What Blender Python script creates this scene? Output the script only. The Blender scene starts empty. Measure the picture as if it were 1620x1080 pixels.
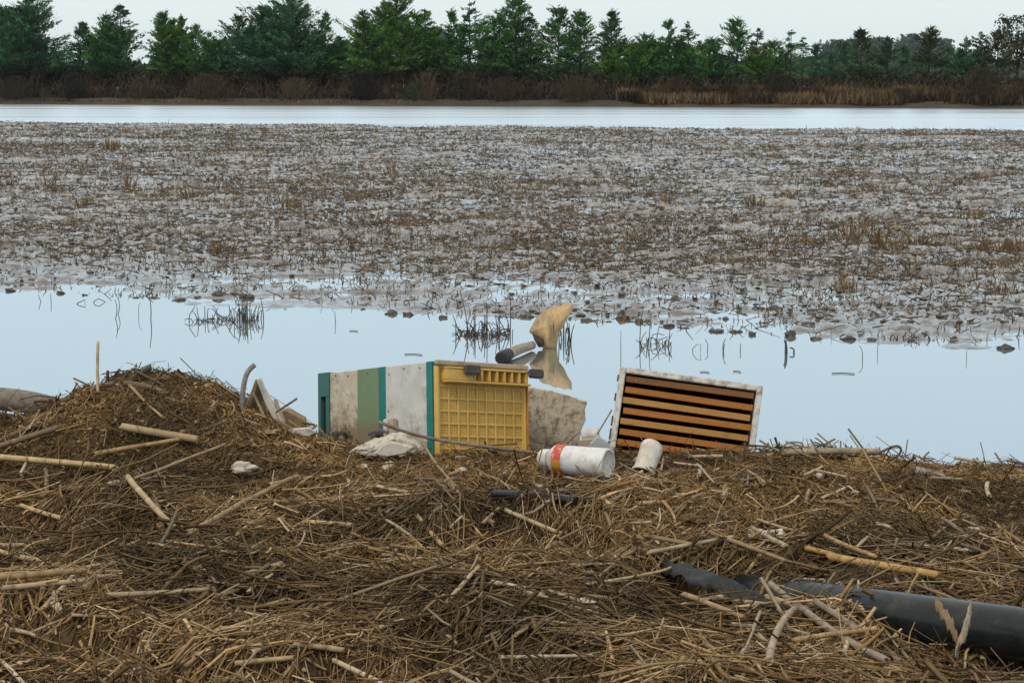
import bpy, bmesh, math, random
import numpy as np
from mathutils import Vector, Matrix
R = math.radians
rnd = random.Random(7)
rng = np.random.default_rng(11)
sc = bpy.context.scene
COL = sc.collection

# ------------------------------------------------------------------ camera
F = 3023.0                                   # focal length in photo pixels (1620 wide)
PIT = math.atan(415 / F)
CAM = np.array([0.0, 0.0, 1.55])
cd = bpy.data.cameras.new('camera')
cam = bpy.data.objects.new('camera', cd)
COL.objects.link(cam)
cd.sensor_width = 36
cd.lens = 36 * F / 1620
cd.clip_start = 0.1
cd.clip_end = 9000
cam.location = CAM
cam.rotation_euler = (math.pi / 2 - PIT, 0, 0)
sc.camera = cam
# ------------------------------------------------------------------ world, sun, exposure
SUN_EL, SUN_AZ = R(52), R(215)
w = bpy.data.worlds.new('World')
sc.world = w
w.use_nodes = True
nt = w.node_tree
nt.nodes.clear()
out = nt.nodes.new('ShaderNodeOutputWorld')
bg = nt.nodes.new('ShaderNodeBackground')
bg.inputs['Strength'].default_value = 0.1
sky = nt.nodes.new('ShaderNodeTexSky')
sky.sky_type = 'NISHITA'
sky.sun_disc = False
sky.sun_elevation = SUN_EL
sky.sun_rotation = SUN_AZ
sky.dust_density = 3.0
tc = nt.nodes.new('ShaderNodeTexCoord')
sep = nt.nodes.new('ShaderNodeSeparateXYZ')
nt.links.new(tc.outputs['Generated'], sep.inputs[0])
ramp = nt.nodes.new('ShaderNodeValToRGB')      # the even cloud cover: white at the horizon, bluer above it
el = ramp.color_ramp.elements
el[0].position = 0.0
el[0].color = (0.90, 0.985, 0.985, 1)
el[1].position = 1.0
el[1].color = (1.02, 0.97, 0.90, 1)
for pos, c in ((0.041, (0.88, 0.97, 0.98, 1)), (0.065, (0.77, 0.905, 0.975, 1)), (0.21, (0.71, 0.885, 0.99, 1)), (0.40, (0.85, 0.90, 0.92, 1))):
    e = el.new(pos)
    e.color = c
nt.links.new(sep.outputs['Z'], ramp.inputs[0])
mul = nt.nodes.new('ShaderNodeVectorMath')
mul.operation = 'SCALE'
mul.inputs['Scale'].default_value = 10.0
nt.links.new(ramp.outputs['Color'], mul.inputs[0])
mx = nt.nodes.new('ShaderNodeMixRGB')
mx.inputs['Fac'].default_value = 0.93
nt.links.new(sky.outputs['Color'], mx.inputs['Color1'])
nt.links.new(mul.outputs[0], mx.inputs['Color2'])
nt.links.new(mx.outputs[0], bg.inputs['Color'])
nt.links.new(bg.outputs[0], out.inputs['Surface'])
sd = bpy.data.lights.new('sun', 'SUN')
sun = bpy.data.objects.new('sun', sd)
COL.objects.link(sun)
sd.energy = 1.4
sd.angle = R(10)
sd.color = (1.0, 0.92, 0.80)
sdir = Vector((math.sin(SUN_AZ) * math.cos(SUN_EL), math.cos(SUN_AZ) * math.cos(SUN_EL), math.sin(SUN_EL)))
sun.rotation_euler = sdir.to_track_quat('Z', 'Y').to_euler()
sc.view_settings.view_transform = 'Standard'
sc.view_settings.look = 'None'
sc.view_settings.exposure = 0.0
sc.view_settings.gamma = 1.0
sc.view_settings.use_curve_mapping = False
sc.cycles.max_bounces = 6

# ------------------------------------------------------------------ noise and helpers
_tab = np.random.default_rng(3).random((256, 256))
def vnoise(x, y):
    x = np.asarray(x, float); y = np.asarray(y, float)
    xi = np.floor(x).astype(int); yi = np.floor(y).astype(int)
    fx = x - xi; fy = y - yi
    fx = fx * fx * (3 - 2 * fx); fy = fy * fy * (3 - 2 * fy)
    a = _tab[xi & 255, yi & 255]; b = _tab[(xi + 1) & 255, yi & 255]
    c = _tab[xi & 255, (yi + 1) & 255]; d = _tab[(xi + 1) & 255, (yi + 1) & 255]
    return (a * (1 - fx) + b * fx) * (1 - fy) + (c * (1 - fx) + d * fx) * fy
def fbm(x, y, o=4):
    s = 0; a = 0.5; t = 0
    for k in range(o):
        s = s + a * vnoise(x * 2 ** k + 17.3 * k, y * 2 ** k + 9.1 * k); t += a; a *= 0.5
    return s / t
def sstep(a, b, x):
    t = np.clip((np.asarray(x, float) - a) / (b - a), 0, 1)
    return t * t * (3 - 2 * t)
CP, SP = math.cos(PIT), math.sin(PIT)
def ray(px, py):
    return np.array([(px - 810) / F, CP + (540 - py) / F * SP, -SP + (540 - py) / F * CP])
def at_depth(px, py, y):
    d = ray(px, py); return CAM + d * y / d[1]
def at_level(px, py, z=0.0):
    d = ray(px, py); return CAM + d * (z - CAM[2]) / d[2]

SIL = np.array([(-700, 712), (-400, 700), (-100, 682), (0, 672), (50, 668), (100, 645), (140, 622), (180, 607), (215, 600), (260, 602), (300, 614), (340, 630),
                (400, 654), (440, 672), (500, 700), (560, 716), (700, 723), (960, 724), (1200, 720), (1300, 718), (1390, 722), (1440, 735),
                (1500, 741), (1620, 746), (2000, 762), (2600, 770)], float)
YC = 6.4
_sx, _sz = [], []
for a, b in SIL:
    p = at_depth(a, b, YC); _sx.append(p[0]); _sz.append(p[2])
# dark hollows between the drifted stems (photo x, y of each, depth, radius)
HOLES = [(20, 812, .10, .10), (75, 818, .07, .08), (135, 838, .08, .10), (265, 815, .09, .08), (300, 835, .09, .08), (400, 800, .06, .10), (440, 865, .06, .06),
         (525, 880, .07, .09), (540, 850, .07, .08), (420, 975, .06, .08), (235, 1058, .06, .06), (90, 1000, .04, .06), (620, 905, .06, .07),
         (580, 830, .05, .08), (700, 1040, .05, .06), (1060, 895, .08, .07), (1130, 940, .06, .08), (640, 1000, .05, .07), (1140, 945, .07, .07), (1205, 960, .05, .06), (1315, 990, -.03, .08), (1395, 1012, -.015, .06), (1470, 1015, .08, .09), (1560, 1045, .12, .1), (1620, 1055, .12, .1)]
_holes = []
def pits(x, y): return sstep(.57, .70, fbm(x * 1.9 + 70, y * 3.4 + 8, 4)) * sstep(1.1, .3, x)
def terrain(x, y, micro=True):
    x = np.asarray(x, float); y = np.asarray(y, float)
    zc = np.interp(x, _sx, _sz)
    base = 0.30
    m = zc - base
    g = np.where(y < YC, np.exp(-((y - YC) / 0.36) ** 2), 1.0)
    z = base + np.where(m > 0.02, m * g, m * np.where(y < YC, np.exp(-((y - YC) / 0.9) ** 2), 1))
    z = z - np.where(y > YC, (y - YC) * 0.20, 0) * np.where(m > .05, .6, 1)
    z = z + (fbm(x * 6 + 31, y * 6 + 7, 3) - .45) * .13 * np.clip(m / .1, 0, 1) * sstep(YC - .6, YC - .15, y) * sstep(YC + .3, YC + .05, y)
    z = z - sstep(YC + 0.45, YC + 1.2, y) * 0.75
    z = z + 0.05 * sstep(5.0, 4.0, y) * sstep(1.2, -0.8, x)
    z = z + (fbm(x * 2.2 + 5, y * 2.2, 3) - 0.5) * 0.10 * sstep(6.35, 5.7, y)
    if micro:
        lit = sstep(5.9, 5.3, y)
        z = z + (fbm(x * 9 + 40, y * 9, 4) - 0.5) * (0.04 + .05 * lit)
        z = z - .115 * lit * pits(x, y)
    for hx, hy, dp, rr in _holes:
        q = ((x - hx) / (rr * 1.5)) ** 2 + ((y - hy) / rr) ** 2
        z = z - dp * (1.5 if dp > 0 else 1) * np.exp(-q)
    return z
def hit(px, py, lift=0.0):
    d = ray(px, py)
    ys = np.linspace(3.2, 7.3, 1640)
    P = CAM[None] + d[None] * (ys / d[1])[:, None]
    k = np.nonzero(P[:, 2] < terrain(P[:, 0], P[:, 1]) + lift)[0]
    return P[k[0]] if len(k) else P[int((6.5 - 3.2) / 4.1 * 1639)]
_holes = [tuple(hit(a, b)[:2]) + (c, d) for a, b, c, d in HOLES]

def raw_mesh(name, V, Fq, mat, col=None, smooth=False, n=4):
    """V (N,3), Fq (M,n) of indices, col (N,3) -> one mesh"""
    V = np.ascontiguousarray(V, np.float32); Fq = np.ascontiguousarray(Fq, np.int32)
    me = bpy.data.meshes.new(name)
    me.vertices.add(len(V)); me.vertices.foreach_set('co', V.ravel())
    me.loops.add(Fq.size); me.loops.foreach_set('vertex_index', Fq.ravel())
    me.polygons.add(len(Fq))
    me.polygons.foreach_set('loop_start', np.arange(0, Fq.size, n, dtype=np.int32))
    me.polygons.foreach_set('loop_total', np.full(len(Fq), n, np.int32))
    if smooth:
        me.polygons.foreach_set('use_smooth', np.ones(len(Fq), bool))
    if col is not None:
        a = me.color_attributes.new('Col', 'FLOAT_COLOR', 'POINT')
        c4 = np.ones((len(V), 4), np.float32); c4[:, :3] = col
        a.data.foreach_set('color', c4.ravel())
    me.materials.append(mat)
    me.update(calc_edges=True)
    me.validate()
    return me
def obj(name, me, parent=None, loc=None):
    o = bpy.data.objects.new(name, me); COL.objects.link(o)
    if parent is not None: o.parent = parent
    if loc is not None: o.location = loc
    return o
def tag(o, label, cat, group=None):
    o['label'] = label; o['category'] = cat
    if group: o['group'] = group
    return o
def empty(name, label, cat, loc=(0, 0, 0), group=None):
    o = bpy.data.objects.new(name, None); COL.objects.link(o); o.location = loc
    o.empty_display_size = .05
    return tag(o, label, cat, group)
def grid_faces(nr, nc):
    i = np.arange(nr * nc).reshape(nr, nc)
    return np.stack([i[:-1, :-1], i[:-1, 1:], i[1:, 1:], i[1:, :-1]], -1).reshape(-1, 4)
def tubes(P, Rd, sides=3, flat=None):
    """P (N,K,3) centre lines, Rd (N,K) radii -> V, F (quads); flat squashes the second axis"""
    P = np.asarray(P, float); N, K, _ = P.shape
    T = np.gradient(P, axis=1); T /= np.linalg.norm(T, axis=2, keepdims=True) + 1e-9
    ax = np.argmin(np.abs(T).max(axis=1) + np.array([.02, .01, 0]), axis=1)
    ref = np.broadcast_to(np.eye(3)[ax][:, None, :], T.shape)
    A = np.cross(T, ref); A /= np.linalg.norm(A, axis=2, keepdims=True) + 1e-9
    B = np.cross(A, T)
    ang = np.arange(sides) * 2 * np.pi / sides
    fl = np.ones(N) if flat is None else flat
    ring = (A[:, :, None] * np.cos(ang)[None, None, :, None] + B[:, :, None] * np.sin(ang)[None, None, :, None] * fl[:, None, None, None])
    V = P[:, :, None] + ring * Rd[:, :, None, None]
    idx = np.arange(N * K * sides).reshape(N, K, sides)
    nx = np.roll(idx, -1, axis=2)
    Fq = np.stack([idx[:, :-1], nx[:, :-1], nx[:, 1:], idx[:, 1:]], -1).reshape(-1, 4)
    return V.reshape(-1, 3), Fq
def curve_tube(name, pts, rad, mat, sides=10, col=(1, 1, 1), caps=True, parent=None, jag=0.0):
    """one stem/pipe/branch along a polyline"""
    P = np.asarray(pts, float); K = len(P)
    r = np.full(K, rad) if np.isscalar(rad) else np.asarray(rad, float)
    V, Fq = tubes(P[None], r[None], sides)
    V = V.copy()
    if jag:
        T0 = P[0] - P[1]; T0 /= np.linalg.norm(T0); T1 = P[-1] - P[-2]; T1 /= np.linalg.norm(T1)
        V[:sides] += T0 * rng.uniform(-jag, jag, (sides, 1)); V[-sides:] += T1 * rng.uniform(-jag, jag, (sides, 1))
    c = np.asarray(col, float); c = np.broadcast_to(c, (K, 3)) if c.ndim == 1 else c
    C = np.repeat(c, sides, axis=0)
    if caps:
        n0 = len(V)
        V = np.vstack([V, P[:1], P[-1:]])
        C = np.vstack([C, c[:1] * .35, c[-1:] * .35])
        e = (K - 1) * sides
        cap = [(n0, (i + 1) % sides, i, i) for i in range(sides)] + [(n0 + 1, e + i, e + (i + 1) % sides, e + (i + 1) % sides) for i in range(sides)]
        tri = [(a, b, d) for a, b, d, _ in cap]
    bmv = [tuple(v) for v in V]
    me = bpy.data.meshes.new(name)
    me.from_pydata(bmv, [], [tuple(q) for q in Fq] + (tri if caps else []))
    a = me.color_attributes.new('Col', 'FLOAT_COLOR', 'POINT')
    c4 = np.ones((len(V), 4), np.float32); c4[:, :3] = C
    a.data.foreach_set('color', c4.ravel())
    sm = np.zeros(len(me.polygons), bool); sm[:len(Fq)] = True
    me.polygons.foreach_set('use_smooth', sm)
    me.materials.append(mat)
    return obj(name, me, parent)
def smooth_path(pts, n):
    P = np.asarray(pts, float)
    t = np.r_[0, np.cumsum(np.linalg.norm(np.diff(P, axis=0), axis=1))]
    if len(P) > 2:
        for _ in range(3):
            Q = [P[0]]
            for i in range(len(P) - 1):
                Q += [P[i] * .75 + P[i + 1] * .25, P[i] * .25 + P[i + 1] * .75]
            P = np.array(Q + [P[-1]])
        t = np.r_[0, np.cumsum(np.linalg.norm(np.diff(P, axis=0), axis=1))]
    s = np.linspace(0, t[-1], n)
    return np.stack([np.interp(s, t, P[:, k]) for k in range(3)], 1)

# ------------------------------------------------------------------ materials
def mat_new(name):
    m = bpy.data.materials.new(name); m.use_nodes = True
    return m, m.node_tree, m.node_tree.nodes['Principled BSDF']
def N(nt, t, **kw):
    n = nt.nodes.new(t)
    for k, v in kw.items():
        if k in n.inputs: n.inputs[k].default_value = v
        else: setattr(n, k, v)
    return n
def noise(nt, scale, detail=6, rough=.6, coord='Object', stretch=None):
    tc = nt.nodes.new('ShaderNodeTexCoord')
    src = tc.outputs[coord]
    if stretch:
        mp = nt.nodes.new('ShaderNodeMapping'); mp.inputs['Scale'].default_value = stretch
        nt.links.new(src, mp.inputs[0]); src = mp.outputs[0]
    n = N(nt, 'ShaderNodeTexNoise'); n.inputs['Scale'].default_value = scale
    n.inputs['Detail'].default_value = detail; n.inputs['Roughness'].default_value = rough
    nt.links.new(src, n.inputs['Vector'])
    return n.outputs['Fac']
def cramp(nt, fac, stops):
    r = nt.nodes.new('ShaderNodeValToRGB'); e = r.color_ramp.elements
    while len(e) < len(stops): e.new(.5)
    for i, (p, c) in enumerate(stops):
        e[i].position = p; e[i].color = tuple(c) + (1,) if len(c) == 3 else c
    nt.links.new(fac, r.inputs[0])
    return r.outputs['Color']
def mixc(nt, fac, a, b, mode='MIX'):
    m = nt.nodes.new('ShaderNodeMixRGB'); m.blend_type = mode
    for s, v in ((m.inputs['Fac'], fac), (m.inputs['Color1'], a), (m.inputs['Color2'], b)):
        if hasattr(v, 'is_linked'): nt.links.new(v, s)
        else: s.default_value = v if not isinstance(v, tuple) else (tuple(v) + (1,) if len(v) == 3 else v)
    return m.outputs[0]
def bump(nt, bs, h, strength, dist=.01):
    b = nt.nodes.new('ShaderNodeBump'); b.inputs['Strength'].default_value = strength; b.inputs['Distance'].default_value = dist
    nt.links.new(h, b.inputs['Height']); nt.links.new(b.outputs[0], bs.inputs['Normal'])
def attr_mat(name, rough=.8, scale=60, var=.35, bmp=0.0, stretch=None, spec=.3, trans=0.0):
    """colour from the mesh's own Col attribute, broken up with noise"""
    m, nt, bs = mat_new(name)
    a = N(nt, 'ShaderNodeVertexColor'); a.layer_name = 'Col'
    nz = noise(nt, scale, 4, .6, 'Object', stretch)
    v = cramp(nt, nz, [(.25, (1 - var,) * 3), (.75, (1 + var * .6,) * 3)])
    c = mixc(nt, 1.0, a.outputs['Color'], v, 'MULTIPLY')
    nt.links.new(c, bs.inputs['Base Color'])
    bs.inputs['Roughness'].default_value = rough
    bs.inputs['Specular IOR Level'].default_value = spec
    if bmp: bump(nt, bs, nz, bmp)
    return m
def paint_mat(name, c1, c2, dirt, dirt_lo=.5, dirt_hi=.68, scale=9, rough=.6, bmp=.25, stretch=None, fine=70, dfac=.9, mud=None):
    """painted or bare surface with worn tone and mud stains"""
    m, nt, bs = mat_new(name)
    n1 = noise(nt, scale * 1.8, 6, .65, 'Object', stretch)
    n2 = noise(nt, scale * 1.4, 9, .75)
    n3 = noise(nt, fine, 5, .6, 'Object', stretch)
    base = mixc(nt, cramp(nt, n1, [(.35, (0, 0, 0)), (.65, (1, 1, 1))]), c1, c2)
    base = mixc(nt, cramp(nt, n3, [(.62, (0, 0, 0)), (.75, (.6, .6, .6))]), base, dirt)
    col = mixc(nt, cramp(nt, n2, [(dirt_lo, (0, 0, 0)), (dirt_hi, (dfac,) * 3)]), base, dirt)
    if mud:                                        # dried flood mud up to an uneven tide line (slanting, as the thing lay tipped)
        z_mid, wid, sl, mc, mf = mud
        tc = nt.nodes.new('ShaderNodeTexCoord'); sp = nt.nodes.new('ShaderNodeSeparateXYZ'); nt.links.new(tc.outputs['Object'], sp.inputs[0])
        def mth(op, a, b):
            q = nt.nodes.new('ShaderNodeMath'); q.operation = op
            for i_, v_ in enumerate((a, b)):
                if hasattr(v_, 'is_linked'): nt.links.new(v_, q.inputs[i_])
                else: q.inputs[i_].default_value = v_
            return q.outputs[0]
        lev = mth('ADD', mth('SUBTRACT', z_mid, sp.outputs['Z']), mth('MULTIPLY', sp.outputs['Y'], sl))
        lev = mth('ADD', mth('DIVIDE', lev, wid), mth('MULTIPLY', mth('SUBTRACT', n2, .5), 2.4))
        lev = mth('ADD', lev, mth('MULTIPLY', mth('SUBTRACT', n3, .5), 1.2))
        col = mixc(nt, cramp(nt, lev, [(.15, (0, 0, 0)), (.75, (mf,) * 3)]), col, mc)
    nt.links.new(col, bs.inputs['Base Color'])
    bs.inputs['Roughness'].default_value = rough
    bs.inputs['Specular IOR Level'].default_value = .35
    bump(nt, bs, n3, bmp, .003)
    return m
M = {}
M['straw'] = attr_mat('dry_straw', .78, 120, .4, spec=.25)
M['cane'] = attr_mat('reed_cane', .6, 30, .38, .15, (1, 1, 1), .35)
M['wood'] = attr_mat('weathered_wood', .85, 40, .5, .5, None, .2)
M['stem'] = attr_mat('wet_stem', .55, 30, .3)
M['leaf'] = attr_mat('conifer_needles', .75, 1.5, .35, spec=.15)
M['bark'] = attr_mat('bark', .9, 3, .4, spec=.1)
M['scrub'] = attr_mat('dead_brush', .9, 1.0, .4, spec=.05)
M['stubble'] = attr_mat('wet_stubble', .7, 8, .3, spec=.3)
M['clod'] = attr_mat('wet_clod', .45, 25, .5, .6, None, .5)
M['stone'] = attr_mat('pale_stone', .8, 40, .35, .4)
M['bank'] = None

# ------------------------------------------------------------------ ground out to the horizon
def bank_y(x): return 108.6 - 0.30 * x
m, nt_, bs = mat_new('far_soil')
n1 = noise(nt_, .35, 8, .7); n2 = noise(nt_, 2.2, 5, .6)
c = cramp(nt_, n1, [(.3, (.016, .014, .011)), (.5, (.034, .027, .019)), (.7, (.07, .052, .031))])
c = mixc(nt_, cramp(nt_, n2, [(.4, (0, 0, 0)), (.7, (.6, .6, .6))]), c, (.04, .034, .022))
nt_.links.new(c, bs.inputs['Base Color']); bs.inputs['Roughness'].default_value = .9
s = np.r_[-300, -150, -60, -20, -6, np.linspace(-3, 9, 60), 14, 30, 60, 140, 400, 900, 1500.]
xs = np.r_[-900, -400, -150, np.linspace(-75, 75, 400), 150, 400, 900]
S, X = np.meshgrid(s, xs, indexing='ij')
wob = (fbm(X * .35, X * 0 + 3, 3) - .5) * 1.6 + (fbm(X * 1.5, X * 0 + 8, 2) - .5) * .5
dd = S - wob
Z = np.where(dd < 0, np.maximum(-.5, dd * .25), np.minimum(.35, dd * .16)) + np.where(dd > 0, sstep(4, 10, dd) * .45, 0)
Z += (fbm(X * .8, S * .8, 3) - .5) * .16 * sstep(-2, 2, dd) * sstep(40, 12, dd)
Y = S + 108.6 - .30 * np.clip(X, -150, 150)
o = obj('ground', raw_mesh('ground', np.stack([X, Y, Z], -1).reshape(-1, 3), grid_faces(len(s), len(xs)), m, smooth=True)); o['kind'] = 'structure'

# ------------------------------------------------------------------ water
m, nt_, bs = mat_new('flood_water')
nt_.nodes.remove(bs)
dif = N(nt_, 'ShaderNodeBsdfDiffuse'); dif.inputs['Color'].default_value = (.20, .19, .165, 1)
glo = N(nt_, 'ShaderNodeBsdfGlossy'); glo.inputs['Color'].default_value = (.89, .955, 1.0, 1)
ms = N(nt_, 'ShaderNodeMixShader')
fr = N(nt_, 'ShaderNodeFresnel'); fr.inputs['IOR'].default_value = 1.33
pw = N(nt_, 'ShaderNodeMath'); pw.operation = 'POWER'; pw.inputs[1].default_value = .32
nt_.links.new(fr.outputs[0], pw.inputs[0])
geo = N(nt_, 'ShaderNodeNewGeometry'); sx = N(nt_, 'ShaderNodeSeparateXYZ'); nt_.links.new(geo.outputs['Position'], sx.inputs[0])
mr = N(nt_, 'ShaderNodeMapRange'); mr.inputs['From Min'].default_value = 30; mr.inputs['From Max'].default_value = 60    # open water beyond the mud is ruffled by wind
nt_.links.new(sx.outputs['Y'], mr.inputs['Value'])
mr2 = N(nt_, 'ShaderNodeMapRange'); mr2.inputs['To Min'].default_value = .025; mr2.inputs['To Max'].default_value = .34
nw = noise(nt_, .3, 3, .5, 'Object', (.07, 1, 1))           # long wind lanes
wl = N(nt_, 'ShaderNodeMapRange'); wl.inputs['From Min'].default_value = .35; wl.inputs['From Max'].default_value = .65; wl.inputs['To Min'].default_value = .72; wl.inputs['To Max'].default_value = 1.12; nt_.links.new(nw, wl.inputs['Value'])
wm = N(nt_, 'ShaderNodeMath'); wm.operation = 'MULTIPLY'; nt_.links.new(mr2.outputs[0], wm.inputs[0]); nt_.links.new(wl.outputs[0], wm.inputs[1])
nt_.links.new(mr.outputs[0], mr2.inputs['Value']); nt_.links.new(wm.outputs[0], glo.inputs['Roughness'])
nz = noise(nt_, 2.5, 3, .5, 'Object', (.35, 1, 1))
bp = N(nt_, 'ShaderNodeBump'); bp.inputs['Distance'].default_value = .07
mr3 = N(nt_, 'ShaderNodeMapRange'); mr3.inputs['To Min'].default_value = .003; mr3.inputs['To Max'].default_value = .9
nt_.links.new(mr.outputs[0], mr3.inputs['Value']); nt_.links.new(mr3.outputs[0], bp.inputs['Strength'])
nt_.links.new(nz, bp.inputs['Height']); nt_.links.new(bp.outputs[0], glo.inputs['Normal'])
nt_.links.new(pw.outputs[0], ms.inputs[0]); nt_.links.new(dif.outputs[0], ms.inputs[1]); nt_.links.new(glo.outputs[0], ms.inputs[2])
nt_.links.new(ms.outputs[0], nt_.nodes['Material Output'].inputs['Surface'])
o = obj('water', raw_mesh('water', [(-400, -40, 0), (400, -40, 0), (400, 260, 0), (-400, 260, 0)], [(0, 1, 2, 3)], m)); o['kind'] = 'structure'

# ------------------------------------------------------------------ mud field
EDGE = [(-800, 430), (-300, 447), (0, 462), (150, 470), (300, 480), (400, 480), (500, 484), (620, 494), (720, 500), (830, 506), (1000, 517), (1100, 526), (1200, 531), (1300, 540), (1400, 542), (1620, 553), (2000, 572), (2600, 600)]
_ex = []; _ey = []
for a, b in EDGE:
    p = at_level(a, b); _ex.append(p[0]); _ey.append(p[1])
def mud_near(x): return np.interp(x, _ex, _ey)
def mud_far(x): return 61.8 - .34 * x
def mud_z(x, y):
    e1 = y - mud_near(x) + (fbm(x * 1.8, y * 1.8 + 30, 3) - .5) * .9
    e2 = mud_far(x) - y + (fbm(x * .3, y * .3 + 50, 3) - .5) * 9
    up = np.minimum(np.clip(e1 * .05, -.4, .016 + .030 * sstep(.1, 2, e1)), np.clip(e2 * .02, -.4, .03))
    big = (fbm(x * .22, y * .5, 3) - .5) * .05
    mid = (fbm(x * 1.3 + 9, y * 1.1, 3) - .5) * .075
    ruts = fbm(x * .9, y * 3.2 + 20, 3); fine = (np.abs(fbm(x * 5, y * 8, 4) - .5)) * .085 - .016 + (fbm(x * 9, y * 9 + 3, 2) - .5) * .035 * sstep(32, 18, y) + .05 * sstep(.55, .75, ruts) * sstep(1, 6, e1) - .03 * sstep(.46, .30, ruts)
    return up + (big + mid + fine) * sstep(-.3, .5, e1) * sstep(-1, 2, e2)
ys = 9.5 * np.exp(np.linspace(0, math.log(92 / 9.5), 900)); us = np.r_[np.linspace(-1.3, -.45, 170), np.linspace(-.44, .44, 740), np.linspace(.45, 1.3, 170)]
U, Y = np.meshgrid(us, ys); X = U * Y
m, nt_, bs = mat_new('wet_mud')
n1 = noise(nt_, 1.1, 8, .7); n2 = noise(nt_, 15, 7, .75); n3 = noise(nt_, .25, 3, .5)
c = cramp(nt_, n2, [(.32, (.07, .064, .056)), (.47, (.20, .188, .167)), (.64, (.37, .356, .328))])
c = mixc(nt_, cramp(nt_, n1, [(.45, (0, 0, 0)), (.65, (.5, .5, .5))]), c, (.13, .108, .08))
n4 = noise(nt_, 5, 8, .75, 'Object', (.45, 1.3, 1))
c = mixc(nt_, cramp(nt_, n4, [(.47, (0, 0, 0)), (.56, (.92,) * 3)]), c, (.055, .041, .027))
geo = N(nt_, 'ShaderNodeNewGeometry'); sx = N(nt_, 'ShaderNodeSeparateXYZ'); nt_.links.new(geo.outputs['Position'], sx.inputs[0])
mz = N(nt_, 'ShaderNodeMapRange'); mz.inputs['From Min'].default_value = .012; mz.inputs['From Max'].default_value = .055     # soaked just above the water, drier on the ridges
nt_.links.new(sx.outputs['Z'], mz.inputs['Value'])
c = mixc(nt_, mz.outputs[0], mixc(nt_, .85, c, (.45, .45, .45), 'MULTIPLY'), c)
nt_.links.new(c, bs.inputs['Base Color'])
rr = cramp(nt_, n1, [(.35, (.12,) * 3), (.65, (.5,) * 3)])
nt_.links.new(mixc(nt_, mz.outputs[0], (.10, .10, .10), rr), bs.inputs['Roughness']); nt_.links.new(mixc(nt_, mz.outputs[0], (.07, .07, .07), (.30, .30, .30)), bs.inputs['Coat Roughness']); bs.inputs['Specular IOR Level'].default_value = .8; bs.inputs['Coat Weight'].default_value = 1.0; bs.inputs['Coat IOR'].default_value = 1.45
n5 = noise(nt_, 26, 5, .7)
bump(nt_, bs, mixc(nt_, .45, n2, n5), .75, .022)
o = obj('mud_field', raw_mesh('mud_field', np.stack([X, Y, mud_z(X, Y)], -1).reshape(-1, 3), grid_faces(len(ys), len(us)), m, smooth=True)); o['kind'] = 'structure'

def lumps(C, Rr, seedcol, squash=.6):
    """many small irregular lumps in one mesh: 14 vertices each"""
    ico = bmesh.new(); bmesh.ops.create_icosphere(ico, subdivisions=1, radius=1)
    v = np.array([q.co[:] for q in ico.verts]); f = np.array([[q.index for q in t.verts] for t in ico.faces]); ico.free()
    n = len(C)
    V = v[None] * rng.uniform(.6, 1.3, (n, len(v), 1)) * np.asarray(Rr)[:, None, None] * np.array([1.2, 1, squash])
    a = rng.uniform(0, 6.28, n); ca, sa = np.cos(a)[:, None], np.sin(a)[:, None]
    V = np.stack([V[..., 0] * ca - V[..., 1] * sa, V[..., 0] * sa + V[..., 1] * ca, V[..., 2]], -1) + C[:, None]
    Ff = (f[None] + (np.arange(n) * len(v))[:, None, None]).reshape(-1, 3)
    return V.reshape(-1, 3), Ff, np.repeat(seedcol, len(v), axis=0)
def pick(pal, n, jit=.15):
    p = np.array(pal)[rng.integers(0, len(pal), n)]
    return p * rng.uniform(1 - jit, 1 + jit, (n, 1))
# stubble, dead stems and clods on the mud: beyond counting
def field_points(n, y0=9.8, pw=1.7):
    y = y0 + (70 - y0) * rng.random(n) ** pw
    x = rng.uniform(-.34, .34, n) * y; wide = rng.random(n) < .30; x[wide] = rng.uniform(-.9, .9, wide.sum()) * y[wide]
    k = (y > mud_near(x) + .15) & (y < mud_far(x) + 1)
    return x[k], y[k]
x, y = field_points(215000, pw=1.5)
dens = .45 * fbm(x * .35 + 3, y * .25, 3) + .55 * fbm(x * .10 + 3, y * .75, 3)
band = sstep(.8, 6, y - mud_near(x))
k = rng.random(len(x)) < sstep(.36, .62, dens) * .9 * (.12 + .88 * band) + .05
x, y = x[k], y[k]
cx, cy = field_points(9500, pw=1.4); kk = rng.random(len(cx)) < .15 + .85 * sstep(.4, .6, fbm(cx * .12 + 12, cy * .7, 3)) * sstep(.8, 5.5, cy - mud_near(cx)); cx, cy = cx[kk], cy[kk]      # stems grow in rooted clumps
m_ = rng.integers(8, 20, len(cx)); ci = np.repeat(np.arange(len(cx)), m_); sz = rng.uniform(.03, .10, len(cx))[ci]
nx_ = len(x); x = np.r_[x, cx[ci] + rng.normal(0, 1.6, len(ci)) * sz]; y = np.r_[y, cy[ci] + rng.normal(0, 1, len(ci)) * sz]
n = len(x); ctone = np.ones(n); ctone[nx_:] = rng.uniform(.45, 1.25, len(cx))[ci]
z = mud_z(x, y)
h = rng.gamma(2.2, .019, n) * (.45 + .6 * sstep(14, 45, y) - .5 * sstep(50, 60, y)) + .012
lean = rng.normal(0, .45, (n, 2)); lay = rng.random(n) < .72
lean[lay] *= 4; h[nx_:] *= .75
b = np.stack([x, y, z - .02], -1); t = b + np.stack([lean[:, 0] * h, lean[:, 1] * h, h + .02], -1)
mid = (b + t) / 2 + rng.normal(0, .12, (n, 3)) * h[:, None]
P = np.stack([b, mid, t], 1)
rad = (rng.uniform(.0015, .004, n) * (1 + .03 * y))[:, None] * np.array([1, .9, .5])
V, Fq = tubes(P, rad, 3)
col = np.repeat(pick([(.12, .08, .038), (.18, .118, .055), (.075, .053, .03), (.09, .066, .042), (.24, .15, .062)], n) * ctone[:, None], 9, axis=0)
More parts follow.
